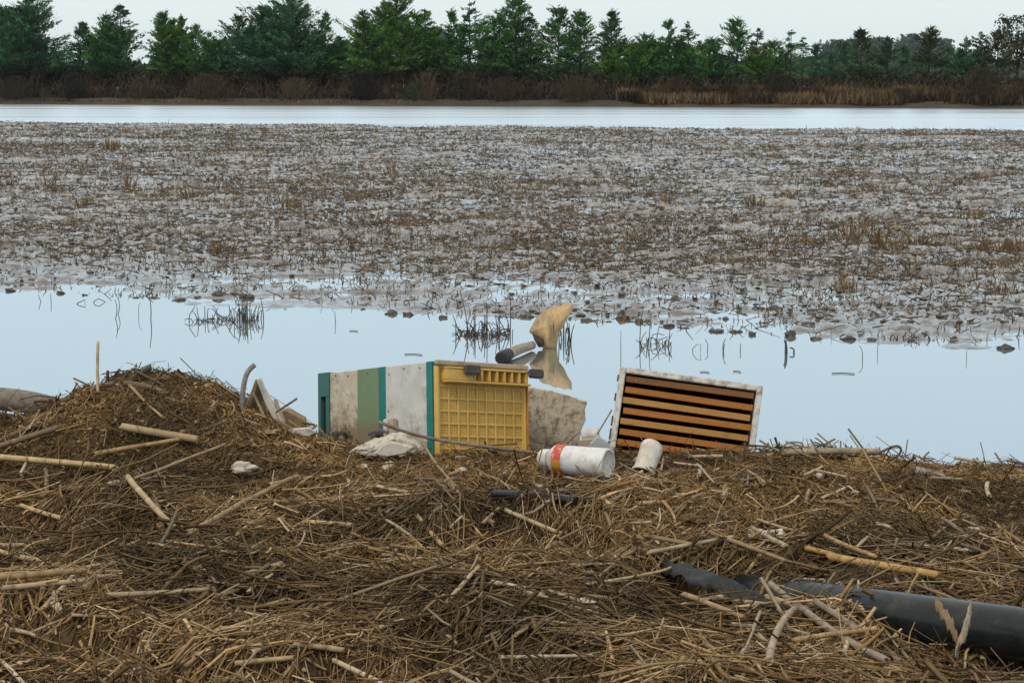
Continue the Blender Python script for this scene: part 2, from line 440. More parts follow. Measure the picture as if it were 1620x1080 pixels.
o = obj('stubble', raw_mesh('stubble', V, Fq, M['stubble'], col)); tag(o, 'short brown stubble and dead stems scattered over the grey mud field', 'stubble'); o['kind'] = 'stuff'
x, y = field_points(100000, pw=1.5)
k = rng.random(len(x)) < (.25 + .75 * sstep(.38, .58, fbm(x * .13 + 50, y * .8 + 9, 3))) * (.10 + .90 * sstep(.6, 5.5, y - mud_near(x))); x, y = x[k], y[k]; n = len(x)
az = rng.normal(0, .55, n); ln = (rng.gamma(2, .02, n) + .015) * (1 + .006 * y); d = np.stack([np.cos(az), np.sin(az)], -1) * ln[:, None] / 2
P = np.stack([np.stack([x + q * d[:, 0], y + q * d[:, 1], mud_z(x + q * d[:, 0], y + q * d[:, 1]) + .004 + rng.uniform(0, .012, n)], -1) for q in (-1, 0, 1)], 1)
V, Fq = tubes(P, (rng.uniform(.002, .006, n) * (1 + .02 * y))[:, None] * np.array([.7, 1, .6]), 3)
o = obj('flattened_stalks', raw_mesh('flattened_stalks', V, Fq, M['stubble'], np.repeat(pick([(.10, .075, .045), (.15, .11, .065), (.07, .055, .038), (.20, .14, .075), (.055, .045, .034)], n), 9, axis=0))); tag(o, 'broken brown stalks lying flat on the mud field', 'stalks'); o['kind'] = 'stuff'
x, y = field_points(230000, pw=1.5)
dens = fbm(x * .15 + 20, y * .8 + 4, 3); k = rng.random(len(x)) < (.06 + sstep(.4, .65, dens) * .6) * (.25 + .75 * sstep(.3, 2.5, y - mud_near(x)))
x, y = x[k], y[k]; n = len(x)
rr = np.minimum(rng.gamma(1.5, .0055, n), .022) * (1 + .012 * y) + .003
V, Ff, cc = lumps(np.stack([x, y, mud_z(x, y) + rr * .1], -1), rr, pick([(.12, .105, .088), (.085, .07, .055), (.16, .145, .125), (.075, .055, .035)], n), .5)
o = obj('mud_clods', raw_mesh('mud_clods', V, Ff, M['clod'], cc, n=3, smooth=True)); tag(o, 'small wet clods of soil strewn over the mud field', 'clods'); o['kind'] = 'stuff'

def lump_obj(name, loc, r, col, mat, squash=.7, seed=0, sub=3, rough=.35, parent=None, stretch=(1, 1)):
    bm = bmesh.new(); bmesh.ops.create_icosphere(bm, subdivisions=sub, radius=1)
    v = np.array([q.co[:] for q in bm.verts])
    d = 1 + (fbm(v[:, 0] * 1.6 + seed * 3.7, v[:, 1] * 1.6 + v[:, 2] * 1.3 + seed, 3) - .5) * 2 * rough + (fbm(v[:, 0] * 5 + seed, v[:, 2] * 5 + v[:, 1] * 4, 2) - .5) * rough * .7
    v = v * d[:, None] * r * np.array([stretch[0], stretch[1], squash])
    for q, c in zip(bm.verts, v): q.co = c
    me = bpy.data.meshes.new(name); bm.to_mesh(me); bm.free()
    a = me.color_attributes.new('Col', 'FLOAT_COLOR', 'POINT')
    a.data.foreach_set('color', np.tile(np.r_[col, 1].astype(np.float32), len(v)))
    me.polygons.foreach_set('use_smooth', np.ones(len(me.polygons), bool))
    me.materials.append(mat)
    o = obj(name, me, parent); o.location = loc
    return o
for i, (px, py, r) in enumerate([(18, 459, 9), (95, 463, 7), (133, 466, 4), (215, 470, 4), (240, 470, 5), (281, 474, 10), (312, 470, 6), (330, 466, 8), (353, 468, 12), (372, 464, 7), (385, 470, 8), (397, 470, 9), (470, 477, 6), (505, 480, 5),
                                 (540, 484, 4), (620, 495, 9), (645, 497, 8), (575, 488, 5), (700, 502, 6), (832, 500, 10), (850, 496, 8), (770, 490, 14), (790, 495, 10), (930, 506, 8), (985, 504, 9), (1010, 508, 7), (1060, 515, 8), (1130, 523, 10), (1165, 524, 8),
                                 (1190, 528, 7), (1250, 530, 11), (1290, 535, 8), (1340, 536, 9), (1380, 537, 6), (1440, 538, 5), (1530, 547, 8), (1590, 550, 9)]):
    p = at_level(px, py, .005); q = r * p[1] / F
    q *= .85; o = lump_obj('mud_clod', (p[0], p[1], 0), q, [(.055, .047, .038), (.08, .068, .055)][i % 2], M['clod'], rnd.uniform(.45, .8), i, 3, .95, stretch=(rnd.uniform(1, 1.4), 1))
    tag(o, 'dark wet clod of earth lying along the waterline of the mud field', 'mud clod', 'dark clods at the near edge of the mud')
def tuft(px, py, wpx, hpx, n, name, label, cat, group, pal, seed):
    """a tussock of thin dead stems"""
    p = at_level(px, py, .0); sc_ = p[1] / F
    r_ = np.random.default_rng(seed)
    w_, h_ = wpx * sc_ / 2, hpx * sc_
    a = r_.uniform(0, 6.28, n); q = np.sqrt(r_.random(n)) * w_
    b = np.stack([np.cos(a) * q, np.sin(a) * q * .8, np.full(n, -.02)], -1)
    hh = h_ * r_.uniform(.35, 1, n)
    t = b + np.stack([np.cos(a) * hh * r_.uniform(-.1, .7, n), np.sin(a) * hh * .4, hh], -1)
    mid = (b + t) / 2 + r_.normal(0, .06, (n, 3)) * h_
    V, Fq = tubes(np.stack([b, mid, t], 1), (sc_ * r_.uniform(.5, 1.1, n))[:, None] * np.array([1, .9, .4]), 4)
    col = np.repeat(np.array(pal)[r_.integers(0, len(pal), n)] * r_.uniform(.8, 1.2, (n, 1)), 12, axis=0)
    o = obj(name, raw_mesh(name, V, Fq, M['stubble'], col)); o.location = (p[0], p[1], max(0, float(mud_z(p[0], p[1]))))
    return tag(o, label, cat, group)
PALT = [(.20, .12, .05), (.26, .17, .08), (.15, .09, .045), (.11, .075, .045)]
for i, (px, py, wp, hp, n) in enumerate([(355, 402, 30, 32, 24), (175, 240, 26, 20, 30), (1010, 383, 34, 24, 40), (1270, 388, 52, 18, 60), (1350, 372, 46, 34, 34), (1392, 398, 26, 44, 34), (1412, 402, 26, 30, 34), (1455, 392, 40, 22, 40), (1575, 398, 60, 28, 70),
                                         (1612, 400, 40, 32, 50), (1590, 462, 46, 22, 50), (1340, 460, 26, 40, 18), (200, 300, 16, 30, 14), (75, 300, 12, 34, 10), (690, 300, 24, 18, 30), (560, 320, 30, 18, 30), (830, 318, 30, 16, 34), (460, 330, 30, 20, 30),
                                         (1195, 330, 30, 22, 34), (1245, 318, 24, 18, 30), (620, 278, 14, 30, 12), (300, 312, 22, 24, 20), (130, 335, 24, 20, 24), (10, 300, 24, 26, 30), (900, 335, 34, 18, 34), (1050, 330, 26, 20, 28), (1420, 345, 24, 16, 28), (1540, 340, 30, 18, 30)]):
    tuft(px, py, wp, hp, n, 'grass_tuft', 'rusty brown tuft of dead grass standing up out of the grey mud field', 'grass tuft', 'dead tufts on the mud field', PALT, 100 + i)

# ------------------------------------------------------------------ stems standing in the near water
def stems(name, base_px, lines, label, cat='reed stems', group=None, rad=1.0, pal=((.05, .042, .034), (.085, .066, .045), (.06, .05, .04)), seed=0):
    """lines: list of photo polylines standing in a vertical plane over the water at the base point"""
    p0 = at_level(*base_px); y0 = p0[1]
    r_ = random.Random(seed)
    root = None
    allV, allF, allC, off = [], [], [], 0
    for ln in lines:
        dy = r_.uniform(-.12, .12)
        b = at_level(ln[0][0], base_px[1]); pts = []
        for k, (a, c) in enumerate(ln):
            q = at_depth(a, c, y0); pts.append((q[0] - p0[0], dy + k * r_.uniform(-.03, .03), q[2] if k else -.05))
        P = smooth_path(pts, 6)
        V, Fq = tubes(P[None], np.linspace(rad, rad * .6, 6)[None] * y0 / F * .74 , 5)
        allV.append(V); allF.append(Fq + off); off += len(V)
        c = np.array(r_.choice(pal)) * r_.uniform(.7, 1.3); allC.append(np.tile(c, (len(V), 1)))
    o = obj(name, raw_mesh(name, np.vstack(allV), np.vstack(allF), M['stem'], np.vstack(allC))); o.location = (p0[0], p0[1], 0)
    return tag(o, label, cat, group)
def bunch(x0, x1, yb, hmin, hmax, n, seed, lean=10):
    r_ = random.Random(seed); L = []
    for i in range(n):
        a = r_.uniform(x0, x1); h = r_.uniform(hmin, hmax); l = r_.gauss(0, lean)
        if r_.random() < .32: L.append([(a, yb), (a + l * .5, yb - h), (a + l * .5 + r_.uniform(-22, 22), yb - h * r_.uniform(.2, .8))])
        else: L.append([(a, yb), (a + l * .3, yb - h * .5), (a + l, yb - h)])
    return L
stems('reed_clump', (350, 507), bunch(312, 378, 507, 4, 24, 18, 1, 14) + bunch(316, 410, 507, 2, 7, 30, 14, 6) + [[(312, 506), (297, 503), (312, 482)], [(320, 507), (314, 484)], [(330, 507), (345, 486)], [(352, 505), (372, 484)]] + bunch(372, 392, 507, 10, 36, 18, 2, 2) + bunch(392, 410, 507, 6, 24, 12, 5, 4) + [[(415, 507), (415, 490), (408, 474)]],
      'tangle of thin dark broken stems standing in water in front of the dark clods', 'reed clump', rad=1.25)
stems('reed_clump', (765, 530), bunch(720, 814, 530, 5, 34, 44, 3, 8) + bunch(722, 800, 530, 2, 9, 60, 13, 7) + [[(741, 530), (738, 500), (727, 462)], [(771, 530), (770, 478)], [(807, 530), (808, 490), (807, 463)], [(733, 528), (722, 512), (716, 498)], [(752, 530), (751, 490)], [(790, 530), (791, 488)], [(724, 529), (780, 527)]],
      'dense dark clump of upright dead stems in water behind the beehive', 'reed clump', rad=1.35, seed=2)
stems('reed_clump', (878, 541), bunch(858, 904, 541, 8, 40, 16, 4, 6) + [[(876, 542), (870, 518), (848, 482)], [(893, 541), (893, 512)], [(903, 541), (900, 510)]],
      'dark stems standing in water around the tan sacking', 'reed clump', rad=1.5, seed=3)
stems('reed_clump', (1035, 547), bunch(1006, 1066, 547, 4, 20, 22, 6, 10) + [[(1013, 546), (1015, 500), (1018, 492)], [(1027, 546), (1030, 505), (1031, 500)], [(1037, 548), (1046, 520)], [(1058, 552), (1061, 520)], [(1053, 552), (1050, 540)]],
      'sparse clump of thin stems in water above the open wooden box', 'reed clump', rad=1.2, seed=4)
for i, (b, L, lab, rd) in enumerate([
    ((178, 500), [[(178, 500), (186, 484), (176, 470)]], 'bent stem shaped like an arrowhead in water right of the looped floating stalk', 1.1),
    ((186, 502), [[(184, 502), (190, 486), (186, 472)]], 'slightly curved stem in water beside the arrowhead shaped one', 1.1),
    ((62, 480), [[(62, 480), (56, 468)]], 'short thin stem leaning left by the waterline near the far left clod', 1.0),
    ((76, 482), [[(76, 482), (73, 468)]], 'short thin stem just right of the leaning one near the far left clod', 1.0),
    ((130, 482), [[(112, 481), (126, 472), (138, 480), (124, 486), (114, 482)], [(138, 480), (146, 472), (160, 483)]], 'thin looped stalk floating flat at the water surface', 1.2),
    ((240, 505), [[(239, 505), (240, 485), (238, 462)]], 'single thin upright stem in water with a clod behind it', 1.3),
    ((1247, 563), [[(1246, 563), (1247, 550), (1245, 541)], [(1247, 563), (1248, 548), (1246, 542)], [(1258, 563), (1262, 555), (1256, 556)]], 'short thick dark stump in water near the right hand reeds', 2.6),
    ((1148, 556), [[(1146, 556), (1145, 546), (1148, 536)], [(1143, 556), (1147, 545)]], 'short dark stem in water between a triangle of stalks and the thick stump', 1.3),
    ((1102, 552), [[(1105, 552), (1088, 552), (1106, 533), (1104, 551)], [(1114, 552), (1119, 543), (1115, 536)]], 'stalk folded into a triangle standing in water', 1.0),
    ((1172, 556), [[(1171, 556), (1173, 544)]], 'tiny single stem in water right of the short dark stem', 1.2),
    ((530, 510), [[(531, 510), (530, 492)]], 'tiny upright stem in open water beyond the beehive', 1.0),
    ((983, 560), [[(981, 560), (980, 540), (981, 520)]], 'long thin stem rising from water above the box corner', .9),
    ((1358, 566), [[(1358, 566), (1360, 552), (1357, 545)]], 'tiny curved stem in open water at right', 1.0),
    ((1390, 560), [[(1389, 560), (1391, 542)]], 'thin short upright stem close to the right hand mud edge', .9),
    ((1530, 570), [[(1530, 570), (1531, 556)]], 'lone thin stem in water by the far right of the mud edge', .9),
    ((470, 490), [[(440, 486), (452, 485), (453, 495)]], 'thin twig lying on the water below the mud edge', .9),
    ((205, 500), [[(222, 500), (219, 484), (222, 478)]], 'thin faint stem left of the clod topped stem', .8)]):
    stems('water_stem', b, L, lab, 'reed stem', None, rd, seed=20 + i)

for (x0_, x1_, y_, lab) in [(1316, 1352, 590, 'thin dark twig floating flat on open water at right'), (1160, 1172, 587, 'short dark scrap floating on open water above the open box corner'), (553, 566, 523, 'thin twig floating flat beyond the beehive'), (1108, 1122, 588, 'small floating twig over the open wooden box'), (640, 668, 560, 'faint pale straw floating behind the striped beehive')]:
    a_, b_ = at_level(x0_, y_, .004), at_level(x1_, y_ + 1, .004)
    tag(curve_tube('floating_twig', smooth_path([a_, (a_ + b_) / 2 + (0, .03, 0), b_], 8), .0026, M['stem'], 6, (.10, .088, .07)), lab, 'twig')
# sacking caught in the water, with a log floating by it
g, nt_, bs = mat_new('tan_sacking')
n1 = noise(nt_, 14, 6, .7, 'Object', (1, 1, .35)); n2 = noise(nt_, 90, 3, .6, 'Object', (1, 1, .2))
c = cramp(nt_, n1, [(.34, (.19, .14, .085)), (.48, (.38, .27, .14)), (.64, (.56, .38, .17))])
nt_.links.new(c, bs.inputs['Base Color']); bs.inputs['Roughness'].default_value = .8; bump(nt_, bs, n2, .6, .006)
p = at_level(872, 545)
def pillow(name, outline, depth, thick, mat, rings=10, fold=.02, seed=0):
    """a crumpled body with the outline seen in the photo and a rounded, folded front and back"""
    O = np.array([at_depth(a, b, depth) for a, b in outline]); c0 = O.mean(0)
    O = np.vstack([O, O[:1]]); tt = np.r_[0, np.cumsum(np.linalg.norm(np.diff(O, axis=0), axis=1))]
    m_ = 64; u = np.linspace(0, tt[-1], m_, endpoint=False)
    O = np.stack([np.interp(u, tt, O[:, k]) for k in range(3)], 1) - c0
    V = []; prof = np.r_[np.linspace(-1, 1, 2 * rings - 1)]
    for k in prof:
        sc_ = math.sqrt(max(0, 1 - abs(k) ** 2.2)) if abs(k) < 1 else 0.02
        for q in O:
            f_ = (float(fbm(q[0] * 22 + q[2] * 9 + seed, q[2] * 6 - q[0] * 5 + k * 2 + 50, 3)) - .5) * fold * 2
            V.append((q[0] * sc_ + f_ * .4, k * thick + f_ * (1 - abs(k)) * 2.4 + q[2] * .15, q[2] * sc_ + f_ * .4))
    n_ = len(prof); i_ = np.arange(n_ * m_).reshape(n_, m_); nx = np.roll(i_, -1, 1)
    Fq = np.stack([i_[:-1], nx[:-1], nx[1:], i_[1:]], -1).reshape(-1, 4)
    me = raw_mesh(name, V, Fq, mat, smooth=True)
    o = obj(name, me); o.location = c0
    return o
o = pillow('torn_sack', [(838, 523), (843, 512), (848, 504), (858, 491), (868, 489), (878, 484), (884, 485), (893, 480), (899, 482), (906, 479), (905, 492), (897, 504), (892, 515), (884, 527), (882, 540), (880, 552), (860, 553), (856, 540), (848, 532)], 11.05, .07, g, fold=.018, seed=3)
tag(o, 'tan torn sack standing half sunk in the water and leaning right', 'sack')
h_ = pillow('sack_shade', [(842, 527), (850, 530), (861, 539), (860, 549), (852, 549), (845, 537)], 10.97, .02, M['stem'], 5, .006)  # dark brown piece stands in for the shadow in the sack's hollow
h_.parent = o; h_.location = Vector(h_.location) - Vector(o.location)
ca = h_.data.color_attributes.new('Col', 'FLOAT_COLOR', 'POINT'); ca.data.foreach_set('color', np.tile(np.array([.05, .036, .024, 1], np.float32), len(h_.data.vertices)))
a, b = at_level(793, 566, .03), at_level(842, 546, .03)
P = smooth_path([a, (a + b) / 2 + (0, 0, .01), b], 10)
tagt = curve_tube('floating_log', P, np.interp(np.linspace(0, 1, 10), [0, .2, 1], [.030, .032, .024]), M['wood'], 14, np.r_[np.tile((.03, .028, .025), (2, 1)), np.tile((.34, .29, .23), (8, 1))], jag=.004)
tag(tagt, 'short pale log with a black end floating beside the tan sack', 'log')
curve_tube('log_end', [P[0] - (P[1] - P[0]) * .3, P[0], P[1], P[2]], [.031, .036, .036, .034], M['stem'], 14, (.022, .022, .024), parent=tagt)

# ------------------------------------------------------------------ the near bank
xs = np.r_[-60, -30, -15, -9, -6.5, np.linspace(-4.6, 4.6, 640), 6.5, 9, 15, 30, 60]
ys = np.r_[-8, -4, -1, 1, 2, 2.6, np.linspace(3.1, 7.8, 330), 9]
X, Y = np.meshgrid(xs, ys)
Z = terrain(X, Y) + (fbm(X * 38, Y * 38, 3) - .5) * .028
m, nt_, bs = mat_new('bank_soil')
n1 = noise(nt_, 5, 8, .7); n2 = noise(nt_, 45, 6, .7)
c = cramp(nt_, n2, [(.3, (.03, .019, .009)), (.5, (.085, .055, .026)), (.72, (.19, .13, .06))])
c = mixc(nt_, cramp(nt_, n1, [(.42, (0, 0, 0)), (.66, (.7,) * 3)]), c, (.085, .058, .03))
nt_.links.new(c, bs.inputs['Base Color']); bs.inputs['Roughness'].default_value = .9; bs.inputs['Specular IOR Level'].default_value = .15
bump(nt_, bs, n2, .9, .012)
o = obj('bank', raw_mesh('bank', np.stack([X, Y, Z], -1).reshape(-1, 3), grid_faces(len(ys), len(xs)), m, smooth=True)); o['kind'] = 'structure'

# ------------------------------------------------------------------ drifted straw: beyond counting
def bank_points(n):
    y = rng.uniform(3.55, 6.75, n); x = rng.uniform(-1, 1, n) * (.29 * y + .45)
    return x, y
def mulch(x, y):
    right = sstep(.1, .55, x) * sstep(4.75, 5.15, y + .15 * (fbm(x * 3, y * 3, 2) - .5))
    back = sstep(5.55, 6.0, y + .5 * (fbm(x * 2, y * 2 + 7, 2) - .5))
    return np.maximum(right, back)
def straw(name, n, L, rad, lift, tiltsd, pal, label, keep, sides=3, bend=.06, flat=None, spread=.6, K=4):
    x, y = bank_points(n)
    mu = mulch(x, y); k = rng.random(n) < keep(mu, x, y)
    for hx, hy, dp, rr_ in _holes:
        if dp < 0: continue
        k &= ~((((x - hx) / (rr_ * 1.1)) ** 2 + ((y - hy) / (rr_ * .75)) ** 2 < 1) & (rng.random(n) < .75))
    x, y = x[k], y[k]; n = len(x)
    flow = R(50) * np.cos(1.2 * x + .9 + 2.2 * (fbm(x * .9 + 2, y * .9, 2) - .5)) + (fbm(x * 1.5, y * 1.5 + 60, 2) - .5) * 2.4
    az = flow + rng.normal(0, spread, n); r_ = rng.random(n) < .22; az[r_] = rng.uniform(0, 6.28, r_.sum())
    ln = L(n); d = np.stack([np.cos(az), np.sin(az)], -1)
    s = np.linspace(-.5, .5, K)
    bx = rng.normal(0, bend, n)[:, None] * (1 - (2 * s) ** 2)[None] * ln[:, None]
    PX = x[:, None] + d[:, :1] * s * ln[:, None] - d[:, 1:] * bx
    PY = y[:, None] + d[:, 1:] * s * ln[:, None] + d[:, :1] * bx
    tz = terrain(PX, PY, True)
    lin = tz.mean(1, keepdims=True) + (tz[:, -1:] - tz[:, :1]) * s
    lf = rng.uniform(lift[0], lift[1], n)
    tilt = np.tan(np.clip(rng.normal(0, tiltsd, n) * np.where((rng.random(n) < .13) & (ln < .11), 2.6, 1), -1.0, 1.0))
    PZ = np.maximum(.35 * tz + .65 * lin, tz - .012) + lf[:, None] + np.abs(tilt)[:, None] * ln[:, None] * np.where(tilt[:, None] > 0, s + .25, .25 - s) + rng.normal(0, .03, n)[:, None] * (1 - (2 * s) ** 2) * ln[:, None]
    rr_ = rad(n)
    V, Fq = tubes(np.stack([PX, PY, PZ], -1), rr_[:, None] * np.linspace(1, .7, K)[None], sides, flat(n) if flat else None)
    tone = .46 + .82 * sstep(.30, .70, fbm(x * 2.6 + 11, y * 3.4, 3))                         # patches of older, darker stems
    col = np.repeat(pick(pal, n, .28) * tone[:, None] * np.array((.90, .82, .70)), K * sides, axis=0)
    o = obj(name, raw_mesh(name, V, Fq, M['straw'], col))
    tag(o, label, 'straw'); o['kind'] = 'stuff'
    return o
PALS = [(.25, .165, .078), (.19, .122, .055), (.13, .08, .036), (.36, .26, .14), (.075, .048, .023), (.24, .18, .105), (.30, .22, .12), (.15, .096, .045), (.105, .07, .036), (.46, .385, .27), (.042, .028, .014), (.06, .04, .02), (.27, .23, .165)]
PALM = [(.25, .155, .06), (.19, .118, .045), (.30, .195, .08), (.13, .08, .033), (.22, .145, .065), (.40, .30, .17), (.25, .17, .075), (.08, .052, .024), (.34, .23, .11)]
straw('straw_litter', 105000, lambda n: rng.gamma(2.0, .026, n) + .018, lambda n: rng.gamma(2.2, .00046, n) + .0004, (-.004, .030), .22, PALS,
      'dry brown straw and thin reed stems drifted over the bank', lambda mu, x, y: (1 - .88 * mu) * (.4 + .6 * sstep(.35, .55, fbm(x * 4 + 30, y * 6, 3))) * (1 - .5 * pits(x, y)), bend=.09, spread=.62)
straw('long_stems', 4600, lambda n: rng.gamma(5, .036, n) + .10, lambda n: rng.gamma(3, .00048, n) + .0008, (.006, .040), .12, PALS[:4] + PALS[5:8] + PALS[9:10],
      'long thin reed stems lying crisscross on top of the straw', lambda mu, x, y: (1 - .97 * mu) * (1 - .6 * pits(x, y)), 4, .035, K=6, spread=.4)
straw('reed_leaves', 15000, lambda n: rng.gamma(2.2, .018, n) + .015, lambda n: rng.gamma(3, .0010, n) + .0012, (.006, .038), .24, [(.42, .32, .19), (.33, .235, .12), (.46, .40, .31), (.24, .16, .075), (.14, .09, .04)],
      'flat dry reed leaves among the straw', lambda mu, x, y: (1 - .90 * mu) * (1 - .7 * pits(x, y)), 4, .13, lambda n: rng.uniform(.12, .3, n), 1.0, 6)
straw('straw_chaff', 240000, lambda n: rng.gamma(1.5, .0085, n) + .004, lambda n: rng.gamma(2.4, .00075, n) + .0005, (-.003, .010), .3, PALM,
      'crumbly brown chaff and chopped stem bits covering the bank soil', lambda mu, x, y: (.45 + .55 * mu) * (1 - .7 * pits(x, y) * (1 - mu)), 3, .05, lambda n: rng.uniform(.3, 1, n), 1.5, 2)
x, y = bank_points(60000); k = rng.random(len(x)) < .1 + .9 * mulch(x, y); x, y = x[k], y[k]; n = len(x)
rr = np.minimum(rng.gamma(1.6, .0017, n) + .0018, .011)
V, Ff, cc = lumps(np.stack([x, y, terrain(x, y) + rr * .3], -1), rr, pick([(.20, .135, .062), (.14, .095, .045), (.26, .185, .095), (.09, .062, .032), (.33, .25, .15)], n), .7)
o = obj('soil_crumbs', raw_mesh('soil_crumbs', V, Ff, M['clod'] if False else M['straw'], cc, n=3)); tag(o, 'brown crumbs of soil mixed into the chaff', 'soil'); o['kind'] = 'stuff'

# ------------------------------------------------------------------ reed canes and sticks one could pick up
def cane(name, a, b, dpx, col, label, cat='cane', group=None, lift=.014, nodes=True, taper=1.0, bow=0.0, mat='cane', jag=None, endlift=(0, 0), sides=10, K=None, mid=None):
    A, B = hit(*a), hit(*b)
    rad = dpx * .5 * (A[1] + B[1]) / F / 2
    A = A + (0, 0, lift + rad * .6 + endlift[0]); B = B + (0, 0, lift + rad * .6 + endlift[1])
    ln = np.linalg.norm(B - A); K = K or int(min(60, max(10, ln / .006)))
    t = np.linspace(0, 1, K)
    P = A[None] * (1 - t[:, None]) + B[None] * t[:, None]
    P[:, 2] = np.maximum(P[:, 2], terrain(P[:, 0], P[:, 1]) + rad * .25) if K < 4 else P[:, 2]
    side = np.cross(B - A, (0, 0, 1)); side /= np.linalg.norm(side) + 1e-9
    P += side[None] * (bow * ln * (1 - (2 * t - 1) ** 2))[:, None]
    P += np.stack([fbm(t * 3 + A[0] * 9, t * 0 + 4, 2) - .5] * 3, 1) * np.array([0, 0, 1]) * ln * .012
    r = rad * (1 + (taper - 1) * t); c = np.tile(np.array(col, float), (K, 1))
    if nodes:
        sp = rnd.uniform(.10, .17) if rad > .005 else rnd.uniform(.07, .12); q = rnd.uniform(.02, sp)
        while q < ln:
            g = np.exp(-((t * ln - q) / .0055) ** 2); r = r * (1 + .07 * g)
            c *= (1 - .45 * g)[:, None]; g2 = np.exp(-((t * ln - q - .012) / .008) ** 2); c *= (1 + .25 * g2)[:, None]
            q += sp * rnd.uniform(.85, 1.15)
    c *= (.82 + .36 * fbm(t * ln * 14 + A[0] * 31, t * 0 + A[1] * 17, 3))[:, None]
    o = curve_tube(name, P, r, M[mat], sides, c, jag=(rad * .8 if jag is None else jag))
    return tag(o, label, cat, group)
TAN, PALE, GOLD, BRN, GREY, DRK = (.42, .30, .155), (.52, .42, .27), (.50, .31, .09), (.23, .155, .08), (.40, .36, .30), (.10, .075, .05)
for a, b, d, c, lab in [
    ((-40, 738), (182, 757), 14, (.58, .44, .24), 'long pale jointed cane lying level, reaching in from the left edge of the photo'),
    ((203, 783), (278, 865), 14, (.56, .43, .26), 'pale jointed cane slanting steeply down across a dark hollow at left'),
    ((-10, 726), (96, 692), 13, (.20, .145, .09), 'thick dark brown stick slanting up above the long pale cane'),
    ((195, 693), (312, 713), 17, (.46, .35, .21), 'broad pale split husk lying at the foot of the mound'),
    ((150, 735), (284, 712), 11, (.45, .31, .15), 'tan cane just below the broad split husk'),
    ((298, 866), (472, 772), 13, (.36, .26, .14), 'long brown cane rising to the right across the bundle of stems'),
    ((160, 792), (357, 718), 8, (.40, .30, .17), 'thin tan stem rising to the right beside the foam scrap'),
    ((-10, 950), (136, 937), 15, TAN, 'upper of two thick parallel canes at the left edge'),
    ((5, 966), (137, 953), 13, PALE, 'lower of two thick parallel canes at the left edge'),
    ((136, 938), (192, 930), 12, PALE, 'short pale cane end to end with the thick pair at the left edge'),
    ((385, 932), (446, 914), 16, (.44, .34, .21), 'short fat blunt cane piece lying in the middle of the left straw'),
    ((440, 950), (540, 946), 11, TAN, 'tan cane right of the short fat cane piece'),
    ((290, 1078), (334, 1054), 19, (.55, .40, .22), 'fat pale cane stub at the bottom edge'),
    ((372, 1074), (466, 1064), 13, (.48, .37, .22), 'level cane right of the fat pale stub'),
    ((464, 1042), (545, 1052), 13, (.46, .36, .22), 'level cane with a dark joint above the bottom edge'),
    ((708, 778), (782, 848), 13, (.33, .24, .14), 'thick brown stalk slanting down in the centre of the straw'),
    ((664, 706), (722, 786), 6, (.42, .32, .19), 'thin pale stalk slanting down from the white scraps'),
    ((685, 1000), (757, 918), 11, PALE, 'pale stick slanting up to the right near the bottom middle'),
    ((732, 968), (880, 878), 15, (.29, .19, .095), 'thick brown stalk rising to the right in the centre'),
    ((800, 824), (882, 860), 10, PALE, 'pale stick slanting down below the black hose'),
    ((860, 756), (926, 771), 10, (.48, .38, .25), 'short pale cane just under the white bottle'),
    ((938, 777), (976, 791), 12, PALE, 'stubby pale cane below and right of the white bottle'),
    ((1048, 810), (1068, 846), 7, (.50, .30, .10), 'short orange stick standing out of brown chaff in the middle'),
    ((1275, 899), (1318, 909), 12, GOLD, 'stub of golden cane above the black pipe'),
    ((1304, 878), (1388, 914), 10, (.47, .33, .14), 'thin golden cane slanting down to the split golden cane'),
    ((1312, 914), (1484, 946), 19, (.52, .35, .13), 'thick golden split cane lying along the black pipe'),
    ((1122, 860), (1286, 924), 10, (.36, .26, .14), 'long thin brown cane slanting down towards the black pipe'),
    ((1300, 946), (1366, 966), 12, PALE, 'pale cane piece in front of the black pipe'),
    ((1218, 958), (1402, 1084), 17, (.36, .31, .24), 'lower of two long weathered grey canes running off the bottom edge'),
    ((1286, 986), (1424, 1084), 15, (.33, .285, .22), 'upper of two long weathered grey canes running off the bottom edge'),
    ((1216, 1086), (1256, 998), 17, (.44, .37, .27), 'pale broken cane standing steeply at the bottom edge'),
    ((1254, 1050), (1388, 1030), 13, (.46, .33, .17), 'tan cane lying across the two weathered grey canes'),
    ((1080, 974), (1176, 1013), 13, (.38, .28, .16), 'brown cane left of the weathered grey canes'),
    ((1212, 978), (1252, 990), 13, (.42, .32, .19), 'short tan cane stub at the upper end of the grey canes'),
    ((1172, 1076), (1202, 1003), 9, (.40, .33, .23), 'thin pale stem standing left of the steep broken cane'),
    ((1514, 878), (1632, 918), 7, (.15, .12, .09), 'dark thin stick above the black pipe by the right edge'),
    ((1490, 838), (1552, 880), 9, (.24, .19, .13), 'grey brown stick slanting on the right slope'),
    ((1500, 862), (1560, 898), 6, (.30, .23, .14), 'thin stick just left of the dark stick by the right edge'),
    ((1440, 940), (1600, 1010), 7, (.30, .22, .12), 'thin brown stem crossing the black pipe'),
    ((1500, 1000), (1600, 1060), 6, (.33, .26, .16), 'thin stem in front of the black pipe near its lower side'),
    ((18, 706), (60, 688), 12, (.22, .16, .10), 'short brown stub behind the dark stick at far left'),
    ((205, 624), (258, 676), 6, (.42, .31, .17), 'thin tan stem lying down the face of the mound'),
    ((1050, 738), (1046, 760), 5, PALE, 'tiny upright straw stub right of the white bottle'),
    ]:
    up = 'standing' in lab
